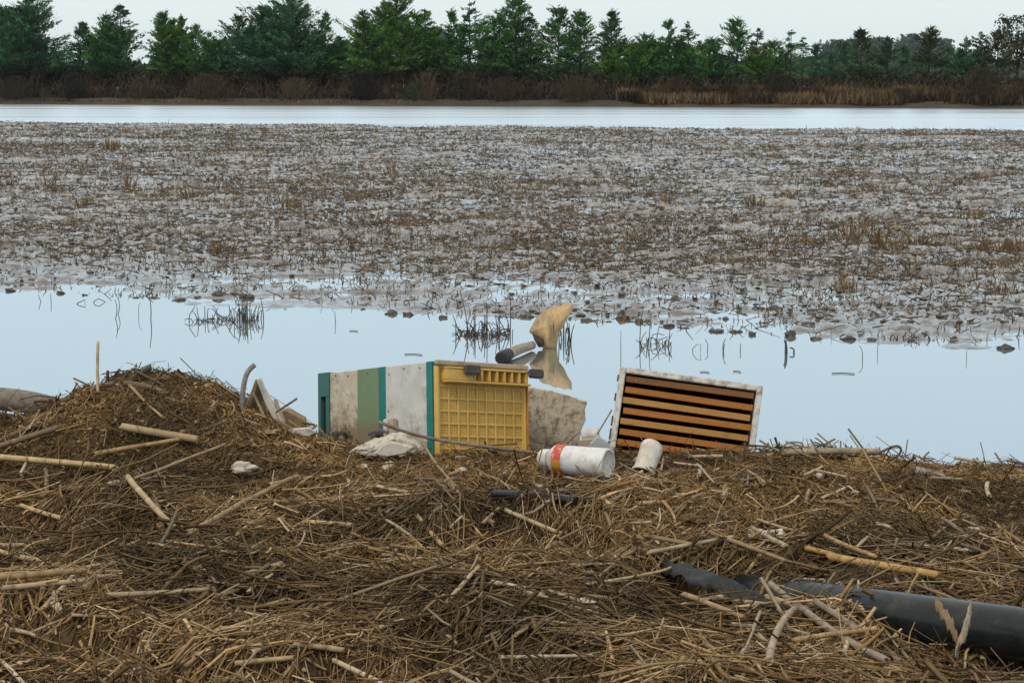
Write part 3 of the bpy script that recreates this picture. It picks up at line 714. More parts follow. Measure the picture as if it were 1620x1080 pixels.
    cane('reed_cane' if 'cane' in lab or 'husk' in lab else 'stick', a, b, d * .74, tuple(np.array(c) * (.76, .70, .64)), lab, 'cane' if 'cane' in lab or 'husk' in lab else 'stick', taper=rnd.uniform(.8, 1), bow=rnd.uniform(-.025, .025), nodes='cane' in lab, lift=.05 if any(q in lab for q in ('golden', 'grey canes', 'steep', 'parallel')) else .030)
# shorter broken canes in three look-alike lots
for grp, lab, n, box, dl, cols in [
    ('broken canes in the left straw', 'short broken tan cane lying loose in the deep straw left of the centre stalks', 70, (0, 650, 760, 1075), (4, 10), (TAN, BRN, (.36, .27, .16), (.48, .38, .25))),
    ('broken canes in the middle and right straw', 'short broken tan cane lying loose in the straw between the centre stalks and the pipe', 60, (690, 1560, 880, 1075), (4, 10), (TAN, BRN, (.36, .28, .18), (.46, .38, .27))),
    ('stem pieces on the chaff slope', 'small broken stem piece lying on the brown chaff near the crest', 60, (600, 1600, 735, 870), (3.5, 7.5), (BRN, (.33, .24, .14), (.42, .33, .22), (.16, .12, .08)))]:
    for i in range(n):
        px, py = rnd.uniform(box[0], box[1]), rnd.uniform(box[2], box[3])
        h = hit(px, py); az = rnd.uniform(0, math.pi); ln = rnd.uniform(.06, .26) * (.6 if 'chaff' in lab else 1)
        q = np.array([h[0] + math.cos(az) * ln, h[1] + math.sin(az) * ln])
        def topx(v, z):
            d = np.array([v[0], v[1], z]) - CAM; fw = d[1] * CP - d[2] * SP
            return (810 + F * d[0] / fw, 540 - F * (d[1] * SP + d[2] * CP) / fw)
        cane('broken_cane', (px, py), topx(q, float(terrain(q[0], q[1]))), rnd.uniform(*dl), rnd.choice(cols), lab, 'cane', grp, lift=rnd.uniform(.012, .035), taper=rnd.uniform(.7, 1), bow=rnd.uniform(-.05, .05), sides=8)

def rod(name, pts, dpx, col, label, cat, depth, mat='wood', taper=1.0, sides=10, jag=0, K=16, group=None):
    P = smooth_path([at_depth(a, b, depth + (c[0] if c else 0)) for a, b, *c in pts], K)
    r = dpx * depth / F / 2
    c_ = np.array(col)[None] * (.8 + .4 * fbm(np.linspace(0, 4, K) + pts[0][0], np.zeros(K), 2))[:, None]
    o = curve_tube(name, P, r * np.linspace(1, taper, K), M[mat], sides, c_, jag=jag)
    return tag(o, label, cat, group)
rod('pole', [(598, 667), (660, 690), (740, 703), (862, 718)], 5.5, (.20, .165, .125), 'long thin grey pole lying across the front of the beehive', 'pole', 6.31, K=30)
rod('stick', [(155, 632), (154, 580), (155, 540)], 5, (.58, .46, .28), 'thin pale straw stick standing upright on the left shoulder of the mound', 'stick', 6.3, 'cane')
rod('bent_pipe', [(381, 676), (383, 632), (386, 604), (392, 586), (403, 577)], 9, (.26, .25, .23), 'grey bent rod with hooked top standing by the wooden wedge', 'rod', 6.35, 'wood', .9, 12, K=24)
rod('branch', [(196, 606), (214, 596), (239, 580)], 9, (.11, .085, .06), 'thick dark branch stub sticking up from the mound top', 'branch', 6.38, jag=.004)
rod('twig', [(208, 583), (240, 600), (262, 610)], 4, (.14, .10, .07), 'thin dark twig crossing the branch stub on the mound top', 'twig', 6.36)
rod('branch', [(195, 606), (240, 612), (268, 626)], 10, (.18, .13, .085), 'brown branch lying just under the crest of the mound', 'branch', 6.30, jag=.004)
rod('branch', [(228, 604), (268, 598)], 9, (.12, .09, .06), 'dark short branch on the right of the mound top', 'branch', 6.38, jag=.005)
rod('branch', [(120, 622), (150, 612), (180, 606)], 8, (.15, .11, .075), 'dark branch lying along the left shoulder of the mound', 'branch', 6.33, jag=.004)
rod('twig', [(116, 598), (146, 612)], 3, (.20, .15, .10), 'thin twig poking out left of the upright straw stick', 'twig', 6.36)
rod('twig', [(118, 632), (128, 615), (140, 606)], 2.5, (.30, .24, .16), 'fine bent twig at the left foot of the mound crest', 'twig', 6.36)
rod('twig', [(245, 604), (256, 587)], 3, (.22, .17, .11), 'fine twig upright at the right of the mound top', 'twig', 6.36)
rod('twig', [(436, 652), (455, 640), (470, 630)], 3.5, (.16, .12, .08), 'thin twig pointing up right above the square wood block', 'twig', 6.36)
rod('twig', [(435, 662), (462, 678)], 4, (.25, .19, .12), 'thin stick leaning beside the square wood block', 'twig', 6.3)
rod('driftwood', [(1448, 743), (1480, 752), (1518, 763)], 13, (.30, .28, .25), 'grey driftwood stick with a knobbed end on the right crest', 'driftwood', 6.05, taper=.75, jag=.004)
rod('branch', [(1236, 716), (1310, 713), (1392, 714)], 12, (.33, .26, .18), 'straight brown branch lying level along the right crest', 'branch', 6.33, taper=.9)
for pts, dp, lab in [([(1238, 712), (1243, 699), (1272, 699), (1268, 710)], 3, 'bent thin wire loop at the crest right of the open box'),
                     ([(1243, 698), (1290, 712)], 2.5, 'thin stem slanting down from the bent wire loop'),
                     ([(1390, 716), (1421, 702), (1428, 714), (1412, 727)], 4, 'dark twig bent like a hook at the end of the level branch'),
                     ([(1342, 678), (1366, 710)], 3.5, 'stiff twig slanting over the level branch'),
                     ([(1293, 685), (1323, 711)], 2.5, 'thin twig slanting above the left half of the level branch'),
                     ([(1436, 695), (1432, 722)], 2, 'fine upright stem right of the hooked twig'),
                     ([(1444, 718), (1470, 730)], 3, 'thin twig lying crossed where the crest steps down'),
                     ([(1452, 732), (1470, 714)], 3, 'thin twig rising right where the crest steps down'),
                     ([(1574, 716), (1592, 742)], 3, 'twig slanting down near the right edge of the crest'),
                     ([(1598, 729), (1624, 735)], 4, 'dark twig lying level at the right end of the crest'),
                     ([(1178, 700), (1179, 746)], 4, 'dark thin stem upright in front of the open box corner'),
                     ([(1215, 700), (1218, 716)], 3, 'short thin stem at the foot of the open box'),
                     ([(1330, 697), (1330, 712)], 2.5, 'tiny upright twig on the level branch'),
                     ([(945, 686), (968, 648)], 2.5, 'thin twig leaning against the left rim of the open box'),
                     ([(892, 704), (918, 682)], 3, 'brown twig in front of the stained board'),
                     ([(478, 668), (498, 672)], 4, 'dark twig by the lower left of the beehive')]:
    rod('wire' if 'wire' in lab else 'twig', pts, dp, (.12, .09, .065) if 'dark' in lab else (.26, .20, .13), lab, 'wire' if 'wire' in lab else 'twig', 6.34 if 'open box' not in lab else 6.28, sides=6)
# ------------------------------------------------------------------ solid shapes from boxes
def boxes(name, B, mat, parent=None, bev=.0015, segs=1, xf=None, jit=0.0):
    """B: list of (x0,x1,y0,y1,z0,z1) merged into one mesh"""
    bm = bmesh.new()
    for b in B:
        x0, x1, y0, y1, z0, z1 = b[:6]
        g = bmesh.ops.create_cube(bm, size=1)
        for v in g['verts']:
            v.co = Vector((x0 + (v.co.x + .5) * (x1 - x0), y0 + (v.co.y + .5) * (y1 - y0), z0 + (v.co.z + .5) * (z1 - z0)))
            if jit: v.co += Vector([rnd.uniform(-jit, jit) for _ in range(3)])
    if bev:
        bmesh.ops.bevel(bm, geom=list(bm.edges), offset=bev, segments=segs, affect='EDGES', clamp_overlap=True)
    me = bpy.data.meshes.new(name); bm.to_mesh(me); bm.free()
    me.materials.append(mat)
    o = obj(name, me, parent)
    if xf is not None: o.matrix_local = xf
    return o
def ring(y0, y1, W, H, t, g=0.0):
    """four walls round a hollow box: x 0..W, z -H..0"""
    return [(-g, t, y0, y1, -H - g, g), (W - t, W + g, y0, y1, -H - g, g), (t, W - t, y0, y1, -t, g), (t, W - t, y0, y1, -H - g, -H + t)]
def frame_of(name, A, Rm, label, cat):
    e = empty(name, label, cat)
    m_ = Matrix([list(Rm[i]) + [A[i]] for i in range(3)] + [[0, 0, 0, 1]])
    e.matrix_world = m_
    return e
MUD = (.17, .125, .08)
P_white = paint_mat('worn_white_paint', (.47, .455, .42), (.60, .59, .56), (.27, .225, .16), .54, .70, 9, .55, .25, mud=(-.20, .12, 0, (.30, .235, .155), .75))
P_whiter = paint_mat('chalky_white_paint', (.58, .54, .48), (.67, .64, .59), (.25, .19, .125), .47, .62, 16, .55, .3)
P_beige = paint_mat('muddy_white_paint', (.56, .53, .46), (.44, .36, .25), (.20, .15, .10), .50, .66, 9, .75, .5, mud=(-.13, .10, 0, (.225, .16, .09), .92))
P_green = paint_mat('pale_green_paint', (.145, .215, .115), (.175, .235, .135), (.22, .18, .13), .60, .75, 6, .6, .25, mud=(-.135, .06, -.1, (.21, .165, .11), .92))
P_teal = paint_mat('teal_paint', (.012, .16, .155), (.02, .19, .18), (.10, .14, .13), .66, .85, 10, .5, .15)
P_dteal = paint_mat('dirty_teal_paint', (.03, .15, .13), (.05, .13, .11), (.12, .12, .10), .58, .75, 10, .65, .3, mud=(-.19, .08, 0, (.14, .125, .095), .85))
P_yellow = paint_mat('yellow_plastic', (.58, .365, .085), (.66, .435, .125), (.38, .24, .085), .56, .78, 7, .42, .08, dfac=.6)
P_black = paint_mat('dark_rubber', (.05, .048, .046), (.09, .085, .08), (.16, .13, .10), .55, .75, 20, .6, .2)
P_bare = paint_mat('bare_grey_wood', (.36, .28, .19), (.46, .38, .28), (.20, .15, .10), .5, .7, 10, .8, .4, (.3, 3, 3))
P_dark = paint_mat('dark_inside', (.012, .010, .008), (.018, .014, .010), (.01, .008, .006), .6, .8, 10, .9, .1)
P_metal = paint_mat('rusty_steel', (.12, .11, .10), (.20, .18, .165), (.12, .07, .035), .48, .62, 25, .5, .2)

# ------------------------------------------------------------------ the tipped beehive
HA = np.array([-0.2637677, 6.4659722, 0.59469431])
HR = np.array([[0.72344409, -0.69015673, -0.01767302], [0.6742315, 0.70078281, 0.23305651], [-0.14846057, -0.18051906, 0.97230259]])
hive = frame_of('beehive', HA, HR, 'tipped beehive striped white, teal and pale green with a yellow plastic grid on its end', 'beehive')
W, H, T = .43, .43, .022
sup = boxes('super_box', ring(.0465, .264, W, H, T), P_white, hive)
boxes('painted_band', ring(.0165, .046, W, H, T, .0012), P_teal, sup)
boxes('painted_band', ring(.2645, .300, W, H, T, .0012), P_teal, sup)
bro = boxes('brood_box', ring(.4205, .578, W, H, T), P_beige, hive)
boxes('painted_band', ring(.302, .420, W, H, T, .0008), P_green, bro)
flo = boxes('floor_board', [(-.004, T, .580, .645, -H, -.225), (-.004, T, .580, .645, -.085, .004), (-.004, T, .580, .600, -.2245, -.0855), (-.004, T, .630, .645, -.2245, -.0855),
                            (W - T, W + .004, .580, .645, -H, .004), (T, W - T, .580, .645, -T, .004), (T, W - T, .580, .645, -H, -H + T), (T + .0005, W - T - .0005, .630, .6445, -H + T + .0005, -T - .0005)], P_dteal, hive)
boxes('slot_shade', [(.012, .016, .6005, .6295, -.224, -.086)], P_dark, flo)  # shade inside the entrance slot, coloured in with a near-black plate
boxes('stop_block', [(-.022, -.0045, .586, .628, -.300, -.235)], P_metal, flo)
# cleats, hasps and their wire
for y0, y1, z0, z1, mt, par, nm in [(.487, .512, -.27, -.185, P_bare, bro, 'cleat'), (.505, .560, -.31, -.262, P_bare, bro, 'cleat'), (.196, .228, -.285, -.185, P_bare, sup, 'cleat'), (.236, .260, -.245, -.185, P_whiter, sup, 'cleat')]:
    boxes(nm, [(-.020, -.0015, y0, y1, z0, z1)], mt, par, .004, 2)
def hasp(par, y, z):
    h = boxes('hasp', [(-.014, -.0025, y, y + .055, z, z + .028)], P_metal, par, .003, 2)
    for k in range(3):
        curve_tube('hasp_wire', smooth_path([(-.016, y - .03, z + .008 * k), (-.026, y, z + .03 - .008 * k), (-.03, y + .04, z - .004 + .012 * k), (-.016, y + .085, z + .02 - .006 * k)], 14), .0028, M['stem'], 6, (.12, .11, .10), parent=h)
hasp(bro, .475, -.235); hasp(sup, .255, -.245)
for y_, z_ in [(.075, -.02), (.16, -.016), (.24, -.03), (.245, -.16), (.09, -.30), (.36, -.018), (.47, -.02), (.54, -.014)]:
    o_ = boxes('nail_head', [(-.0035, -.0015, y_, y_ + .006, z_, z_ + .006)], P_metal, sup if y_ < .3 else bro, .001)
# the yellow grid: base sheet, deep and fine ribs, border, top lip with pockets
tray = boxes('plastic_grid', [(.012, W - .012, .0062, .014, -H + .006, -.014)], P_yellow, hive)
B = []
for i in range(10):
    x_ = .016 + i * (W - .036) / 9
    B.append((x_, x_ + .006, .0002, .0060, -H + .01, -.075))
    if i < 9:
        for k in (1, 2, 3): B.append((x_ + .006 + k * .0095, x_ + .0085 + k * .0095, .0042, .0060, -H + .012, -.078))
boxes('rib', B, P_yellow, tray, .0008)
B = []
for j in range(9):
    z_ = -.080 - j * .043
    if z_ - .006 < -H: break
    B.append((.014, W - .014, .0009, .0059, z_ - .0065, z_))
    for k in (1, 2, 3): B.append((.014, W - .014, .0047, .0060, z_ - .0065 - k * .009, z_ - .0045 - k * .009))
boxes('cross_rib', B, P_yellow, tray, .0008)
for x_ in (.004, W - .014): boxes('border', [(x_, x_ + .0098, -.006, .014, -H + .004, -.014)], P_yellow, tray, .002)
B = [(.03, W - .004, -.034, .0095, -.072, -.064), (.03, W - .004, -.034, .0095, -.026, -.018), (.03, .15, -.032, .008, -.0635, -.0265)]
for k in range(8): B.append((.150 + k * .036, .160 + k * .036, -.033, .009, -.0635, -.0265))
boxes('lip', B, P_yellow, tray, .002, 2)
for x_ in (.098, .405): boxes('end_block', [(x_, x_ + .062, -.062, -.0345, -.044, -.012)], P_black, tray, .005, 2)
boxes('top_batten', [(-.002, W + .004, -.016, .0045, -.013, .004)], P_bare, hive, .003)
boxes('side_edge', [(W - .0035, W + .002, -.012, .0058, -H, -.014)], paint_mat('rust_orange_edge', (.42, .15, .03), (.52, .22, .05), (.25, .12, .05), .5, .7), hive, .001)

# ------------------------------------------------------------------ the open box of frames
BA = np.array([0.3825, 6.66, 0.5485])
def rotm(a, b, c):
    return np.array(Matrix.Rotation(a, 3, 'Z') @ Matrix.Rotation(b, 3, 'X') @ Matrix.Rotation(c, 3, 'Y'))
box = frame_of('frame_box', BA, rotm(R(-2.5), R(-13), R(7.6)), 'white wooden hive box lying open towards the viewer with its frames showing', 'hive box')
W2, H2, D2 = .505, .40, .24
sh = boxes('box_shell', ring(0, D2, W2, H2, .021), P_whiter, box, .003, 2)
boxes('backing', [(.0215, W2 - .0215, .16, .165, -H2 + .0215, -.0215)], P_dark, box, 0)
P_f = [paint_mat('frame_wood_red', (.31, .105, .016), (.37, .135, .022), (.16, .06, .015), .55, .75, 6, .6, .2, (.5, 4, 4)), paint_mat('frame_wood_brown', (.22, .09, .022), (.17, .07, .02), (.11, .05, .02), .5, .7, 6, .6, .2, (.5, 4, 4)),
       paint_mat('frame_wood_pale', (.37, .175, .038), (.43, .22, .055), (.24, .10, .025), .52, .72, 6, .6, .2, (.5, 4, 4))]
B0 = -.0215
for i, mi in enumerate([1, 0, 2, 0, 2, 0, 0, 0, 0, 2]):
    z_ = -.030 - i * .0372
    dx = rnd.uniform(-.004, .004)
    fr_ = boxes('frame', [(.026 + dx, W2 - .026 + dx, .010, .022, z_ - .0225, z_ - .0005)], P_f[mi], box, .0015, xf=Matrix.Rotation(R(rnd.uniform(-.35, .35)), 4, 'Y'))
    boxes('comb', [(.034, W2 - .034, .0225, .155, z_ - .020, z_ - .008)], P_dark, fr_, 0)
    if i < 7:
        for x_ in (.06 + dx, W2 - .075 + dx)[: 1 + (i % 2)]: boxes('wax_spot', [(x_, x_ + rnd.uniform(.004, .012), .0082, .0098, z_ - .018, z_ - .010)], P_f[2], fr_, .001)
boxes('corner_chip', [(W2 - .020, W2 + .003, -.004, -.0002, -.40, -.27)], P_bare, sh, .001)
for z_ in (-.05, -.12, -.21, -.26, -.30):
    boxes('propolis_lump', [(-.006, -.0005, .01, .05 + rnd.random() * .05, z_, z_ + .02 + rnd.random() * .02)], P_black, sh, .002)

# ------------------------------------------------------------------ stained board between the two
def slab(name, pix, depth, thick, mat, label, cat, tiltback=.0):
    """outline seen in the photo, standing at its own depth with real thickness"""
    pts = []
    for a, b, *d in pix: pts.append(at_depth(a, b, depth + (d[0] if d else 0)))
    c0 = np.mean(pts, 0)
    bm = bmesh.new()
    n_ = len(pts)
    f0 = [bm.verts.new(tuple(p - c0)) for p in pts]
    nrm = np.cross(pts[1] - pts[0], pts[2] - pts[0]); nrm /= np.linalg.norm(nrm)
    if nrm[1] < 0: nrm = -nrm
    f1 = [bm.verts.new(tuple(p - c0 + nrm * thick)) for p in pts]
    bm.faces.new(f0); bm.faces.new(f1[::-1])
    for i in range(n_): bm.faces.new((f0[i], f1[i], f1[(i + 1) % n_], f0[(i + 1) % n_]))
    bmesh.ops.recalc_face_normals(bm, faces=bm.faces)
    bmesh.ops.bevel(bm, geom=list(bm.edges), offset=min(.002, thick * .2), segments=1, affect='EDGES')
    me = bpy.data.meshes.new(name); bm.to_mesh(me); bm.free(); me.materials.append(mat)
    o = obj(name, me); o.location = c0
    return tag(o, label, cat)
P_stain = paint_mat('stained_board', (.62, .55, .44), (.50, .41, .29), (.16, .11, .06), .48, .60, 24, .8, .4, (1, 1, 1), 50, .85)
slab('board', [(800, 606), (835, 612), (880, 620), (929, 636), (925, 650), (927, 664), (921, 676), (918, 690), (914, 720), (800, 720)], 6.95, .02, P_stain, 'beige board mottled with brown mud standing behind the yellow grid', 'board')
P_bone = paint_mat('dirty_white_plastic', (.50, .46, .39), (.62, .59, .53), (.30, .24, .16), .52, .72, 12, .55, .3)
# the wooden wedge by the bent rod and the block next to it
P_old = paint_mat('old_brown_board', (.22, .145, .075), (.30, .21, .12), (.10, .07, .045), .48, .66, 12, .8, .5, (1, 1, 3))
wd = empty('wooden_wedge', 'broken wooden wedge open at the front beside the bent rod', 'wood scrap', at_depth(410, 660, 6.42))
def wplank(name, pix, d, th, mat):
    o = slab(name, pix, d, th, mat, 'x', 'x'); del o['label']; del o['category']
    o.parent = wd; o.location = Vector(o.location) - wd.location
    return o
wplank('side_board', [(385, 662), (384, 650), (404, 602), (409, 599), (414, 608), (420, 640), (424, 676)], 6.44, .012, P_old)
wplank('batten', [(405, 600), (411, 598), (417, 612), (448, 670), (438, 673), (420, 640)], 6.40, .03, P_bone)
wplank('batten', [(386, 650), (404, 600), (410, 603), (391, 655)], 6.41, .02, P_old)
wplank('slat', [(399, 622), (402, 621), (420, 658), (416, 660)], 6.39, .004, P_bare)
blk = slab('wood_block', [(441, 652), (452, 649), (482, 664), (482, 690), (466, 690), (443, 690)], 6.5, .06, P_old, 'brown square cut wood block lying between the wedge and the beehive', 'wood block')
slab('plank', [(452, 679), (490, 677), (500, 684), (488, 690), (455, 688)], 6.36, .02, P_bone, 'small pale flat plank lying at the left foot of the beehive', 'plank')
for pix, d_, th_, mt_, lab_ in [([(418, 668), (423, 664), (452, 684), (447, 690)], 6.34, .012, P_bare, 'thin pale slat lying slanted in front of the wooden wedge'),
                               ([(352, 664), (356, 658), (392, 668), (390, 676)], 6.36, .02, P_old, 'brown splinter lying left of the wooden wedge'),
                               ([(432, 632), (437, 630), (452, 668), (446, 671)], 6.42, .010, P_bare, 'narrow grey slat leaning behind the square wood block'),
                               ([(300, 640), (304, 634), (345, 645), (343, 653)], 6.32, .015, P_old, 'dark broken board piece on the right slope of the mound')]:
    slab('wood_splinter', pix, d_, th_, mt_, lab_, 'wood scrap')
# log behind the mound at far left
rod('log', [(-260, 622), (-120, 626), (-40, 630), (30, 632), (100, 648)], 46, (.20, .17, .14), 'big weathered grey log lying at the water beyond the mound', 'log', 6.75, taper=.75, sides=20, K=30, jag=.01)
o = lump_obj('log_stump', at_depth(-6, 668, 6.45), .07, (.10, .065, .04), M['wood'], .55, 31, 3, .25, stretch=(1.25, .8)); tag(o, 'dark rounded brown stump end in front of the big grey log', 'stump')
o = lump_obj('root_lump', at_depth(62, 655, 6.5), .03, (.045, .034, .026), M['wood'], .6, 37, 3, .4, stretch=(1.3, .8)); tag(o, 'small black lump against the foot of the big grey log', 'lump')

# ------------------------------------------------------------------ plastic bottle, cup and scraps
def lathe(name, prof, mat, parent=None, n=40, wob=0.0, seed=0):
    V = []; r_ = random.Random(seed)
    ph = [r_.uniform(0, 6.28) for _ in range(3)]
    for x_, r in prof:
        for j in range(n):
            a = 2 * math.pi * j / n
            k = 1 + wob * (math.sin(2 * a + ph[0] + x_ * 14) + .6 * math.sin(3 * a + ph[1] - x_ * 23))
            V.append((x_, r * k * math.cos(a), r * k * math.sin(a)))
    Fq = grid = []
    K = len(prof)
    Fq = [(i * n + j, i * n + (j + 1) % n, (i + 1) * n + (j + 1) % n, (i + 1) * n + j) for i in range(K - 1) for j in range(n)]
    me = bpy.data.meshes.new(name); me.from_pydata(V, [], Fq)
    me.polygons.foreach_set('use_smooth', np.ones(len(Fq), bool)); me.materials.append(mat)
    return obj(name, me, parent)
P_bot = paint_mat('white_bottle_plastic', (.60, .59, .56), (.70, .69, .67), (.30, .25, .18), .50, .66, 18, .38, .12, None, 60, .75)
P_red = paint_mat('torn_red_label', (.55, .05, .05), (.50, .10, .03), (.55, .50, .42), .54, .60, 30, .5, .1)
P_org = paint_mat('orange_label', (.55, .27, .03), (.45, .14, .03), (.55, .48, .38), .58, .64, 26, .5, .1)
a, b = hit(858, 740), hit(966, 748)
yb = 6.0
pa, pb = at_depth(857, 724, yb + .02), at_depth(963, 733, yb - .11)
bot = empty('bottle', 'white plastic bottle lying on its side with a torn red and orange label', 'bottle', pa)
dirv = Vector(pb - pa); L_ = dirv.length
bot.rotation_euler = dirv.to_track_quat('X', 'Z').to_euler()
r_ = .047
lathe('body', [(.028, .019), (.033, .020), (.035, .030), (.05, .043), (.058, r_), (.062, r_ + .0005), (.075, r_), (.085, r_ * .985), (.10, r_), (.15, r_ * 1.0), (L_ - .03, r_), (L_ - .026, r_ * .965), (L_ - .022, r_), (L_ - .006, r_), (L_ - .001, r_ * .95), (L_, r_ * .86), (L_ - .006, r_ * .80), (L_ - .007, .002)], P_bot, bot, 44, .012, 3)
lathe('cap', [(-.004, .002), (-.004, .024), (0, .0275), (.006, .028), (.007, .0295), (.010, .0295), (.011, .028), (.018, .028), (.019, .0305), (.0275, .0305), (.0295, .026), (.0295, .0195)], P_bot, bot, 36)
lab_ = lathe('label', [(.0615, r_ + .0012), (.0665, r_ + .0014), (.085, r_ + .0014), (.0945, r_ + .0012)], P_red, bot, 44, .012, 3)
lab_.data.materials.append(P_org)
for p_ in lab_.data.polygons: p_.material_index = 1 if p_.center.z < .008 else 0
P_cup = paint_mat('cloudy_cup_plastic', (.52, .47, .38), (.44, .38, .29), (.62, .61, .58), .48, .62, 12, .4, .15)
pa, pb = at_depth(1017, 748, 6.02), at_depth(1034, 700, 6.10)
cup = empty('cup', 'cloudy beige plastic cup standing tilted upside down in front of the frame box', 'cup', pa)
dirv = Vector(pb - pa); L_ = dirv.length; cup.rotation_euler = dirv.to_track_quat('X', 'Z').to_euler()
lathe('body', [(-.004, .036), (0, .038), (.004, .036), (L_ * .3, .0355), (L_ * .7, .037), (L_ - .022, .038), (L_ - .010, .034), (L_ - .002, .022), (L_, .003)], P_cup, cup, 32, .025, 5)
lathe('rim', [(-.006, .036), (-.006, .0395), (.002, .0400), (.003, .0375)], P_bone, cup, 32, .02, 5)
def blob_path(name, pts, depth, rad, mat, label, cat, squash=.6, n=18, seed=0):
    P = smooth_path([at_depth(a, b, depth) for a, b in pts], n)
    t = np.linspace(0, 1, n); r = np.interp(t, np.linspace(0, 1, len(rad)), rad) * depth / F
    r = r * (.9 + .25 * fbm(t * 7 + seed, t * 0 + seed, 2))
    V, Fq = tubes(P[None], r[None], 14, np.array([squash]))
    V = V + (fbm(V[:, 0] * 40, V[:, 2] * 40 + V[:, 1] * 30, 2) - .5)[:, None] * np.array([.006, .006, .016])
    V = np.vstack([V, P[:1], P[-1:]]); n0 = n * 14
    caps = [(n0, (i + 1) % 14, i) for i in range(14)] + [(n0 + 1, n0 - 14 + i, n0 - 14 + (i + 1) % 14) for i in range(14)]
    me = bpy.data.meshes.new(name); me.from_pydata([tuple(v) for v in V], [], [tuple(int(k) for k in q) for q in Fq] + caps)
    me.polygons.foreach_set('use_smooth', np.ones(len(me.polygons), bool)); me.materials.append(mat)
    return tag(obj(name, me), label, cat)
P_bagm = paint_mat('muddy_bag', (.46, .41, .33), (.54, .50, .42), (.24, .18, .115), .48, .62, 22, .6, .5)
tag(pillow('plastic_bag', [(552, 715), (560, 709), (574, 702), (592, 698), (606, 691), (622, 687), (640, 690), (652, 697), (668, 709), (660, 715), (610, 718)], 6.24, .045, P_bagm, fold=.026, seed=8), 'crumpled dirty white bag lying in front of the beehive', 'bag')
slab('plastic_shard', [(590, 718), (606, 704), (617, 699), (634, 702), (652, 708), (640, 717), (612, 722)], 6.08, .01, P_bone, 'flat pale triangular shard lying below the dirty white bag', 'shard')
P_grey = paint_mat('grey_plastic', (.35, .37, .38), (.45, .47, .48), (.22, .20, .17), .52, .7, 14, .4, .2)
o = slab('crumpled_sheet', [(929, 722), (934, 702), (946, 690), (962, 700), (972, 716), (968, 726)], 6.25, .02, P_grey, 'crumpled light grey plastic sheet between the bottle and the open box', 'plastic sheet')
rod('white_tube', [(920, 690), (948, 686)], 20, (.55, .54, .50), 'short white tube end lying behind the bottle between board and open box', 'tube', 6.7, 'stone', sides=18, K=8)
slab('grey_slat', [(916, 696), (952, 692), (953, 712), (914, 716)], 6.62, .02, P_bare, 'grey slat under the short white tube', 'slat')
for px, py, rp, c, lab, cat, st in [(1297, 758, 8, (.62, .58, .50), 'single white stone on the brown chaff slope at right', 'stone', (1, 1)), (382, 752, 17, (.50, .45, .36), 'dirty whitish foam scrap in the straw at left', 'foam scrap', (1.35, .8)),
                                    (615, 746, 11, (.50, .43, .32), 'pale tan stone in the straw left of the black hose', 'stone', (1, 1)), (1210, 858, 20, (.60, .54, .45), 'whitish splintered chip of wood on the right slope', 'wood chip', (1.5, .5)),
                                    (922, 965, 16, (.55, .52, .46), 'flat white scrap in the centre straw', 'scrap', (1.5, .4)), (576, 744, 7, (.46, .40, .30), 'small pale stone left of the pale tan stone', 'stone', (1, 1)), (730, 750, 7, (.48, .42, .33), 'small pale pebble below the long grey pole', 'stone', (1.3, 1)),
                                    (798, 755, 7, (.42, .35, .25), 'tan pebble left of the white bottle', 'stone', (1, 1)), (1352, 785, 6, (.42, .36, .27), 'tiny tan pebble on the slope under the level branch', 'stone', (1.4, 1)), (1590, 938, 7, (.50, .45, .37), 'pale pebble above the black pipe at the right edge', 'stone', (1, 1)),
                                    (850, 775, 6, (.50, .47, .42), 'small white chip in front of the white bottle', 'chip', (1.6, .8)), (1078, 790, 7, (.40, .32, .21), 'brown lump below the plastic cup', 'stone', (1.2, 1)), (780, 718, 7, (.10, .07, .05), 'dark brown clod at the foot of the yellow grid', 'clod', (1.2, 1)), (640, 735, 6, (.5, .46, .4), 'pale bit of shell below the flat shard', 'chip', (1.4, 1)),
                                    (430, 690, 9, (.3, .22, .13), 'tan clod below the wooden wedge', 'clod', (1.3, 1)), (1345, 726, 11, (.33, .26, .18), 'rounded tan clod under the level branch', 'clod', (1.5, 1)), (1098, 832, 16, (.13, .08, .04), 'dark brown matted clod on the slope below the cup', 'clod', (1.1, 1))]:
    h = hit(px, py); q = rp * h[1] / F
    o = lump_obj(cat.replace(' ', '_'), (h[0], h[1], h[2] + q * .45 + .006), q, c, M['stone'], .75 if cat == 'stone' else .5, int(px), 3, .45 if cat == 'stone' else .95, stretch=st); tag(o, lab, cat)

# ------------------------------------------------------------------ black hose, black pipe, torn sheet
P_pipe = paint_mat('black_pipe_plastic', (.008, .010, .010), (.016, .020, .021), (.075, .058, .037), .54, .72, 7, .27, .1, (.3, 2, 2), 80, .8)
A_, B_ = hit(782, 800), hit(912, 812)
t = np.linspace(0, 1, 20)
P = A_[None] * (1 - t[:, None]) + B_[None] * t[:, None]; P[:, 2] += .034 + .006 * np.sin(t * 3)
o = curve_tube('hose', P, .0155, P_pipe, 14); tag(o, 'piece of black hose half buried in the straw below the bottle', 'hose')
def pt(px, py, z):
    d = ray(px, py); return CAM + d * (z - CAM[2]) / d[2]
zc = .30
PA, PB, PC = pt(1640, 1006, .335), pt(1290, 958, .268), pt(1060, 925, .12)
P = smooth_path([PA + (PA - PB) * 1.2, PA, PB, PC], 50)
pipe = empty('pipe', 'thick black plastic pipe running out of the straw to the right edge', 'pipe', (0, 0, 0))
o = curve_tube('barrel', P, .060, P_pipe, 36, parent=pipe)
ci = 14
o = curve_tube('collar', np.stack([P[ci] * (1 - q) + P[ci + 2] * q for q in np.linspace(0, 1, 6)]), [.0605, .065, .0655, .0655, .065, .0605], P_pipe, 36, parent=pipe)
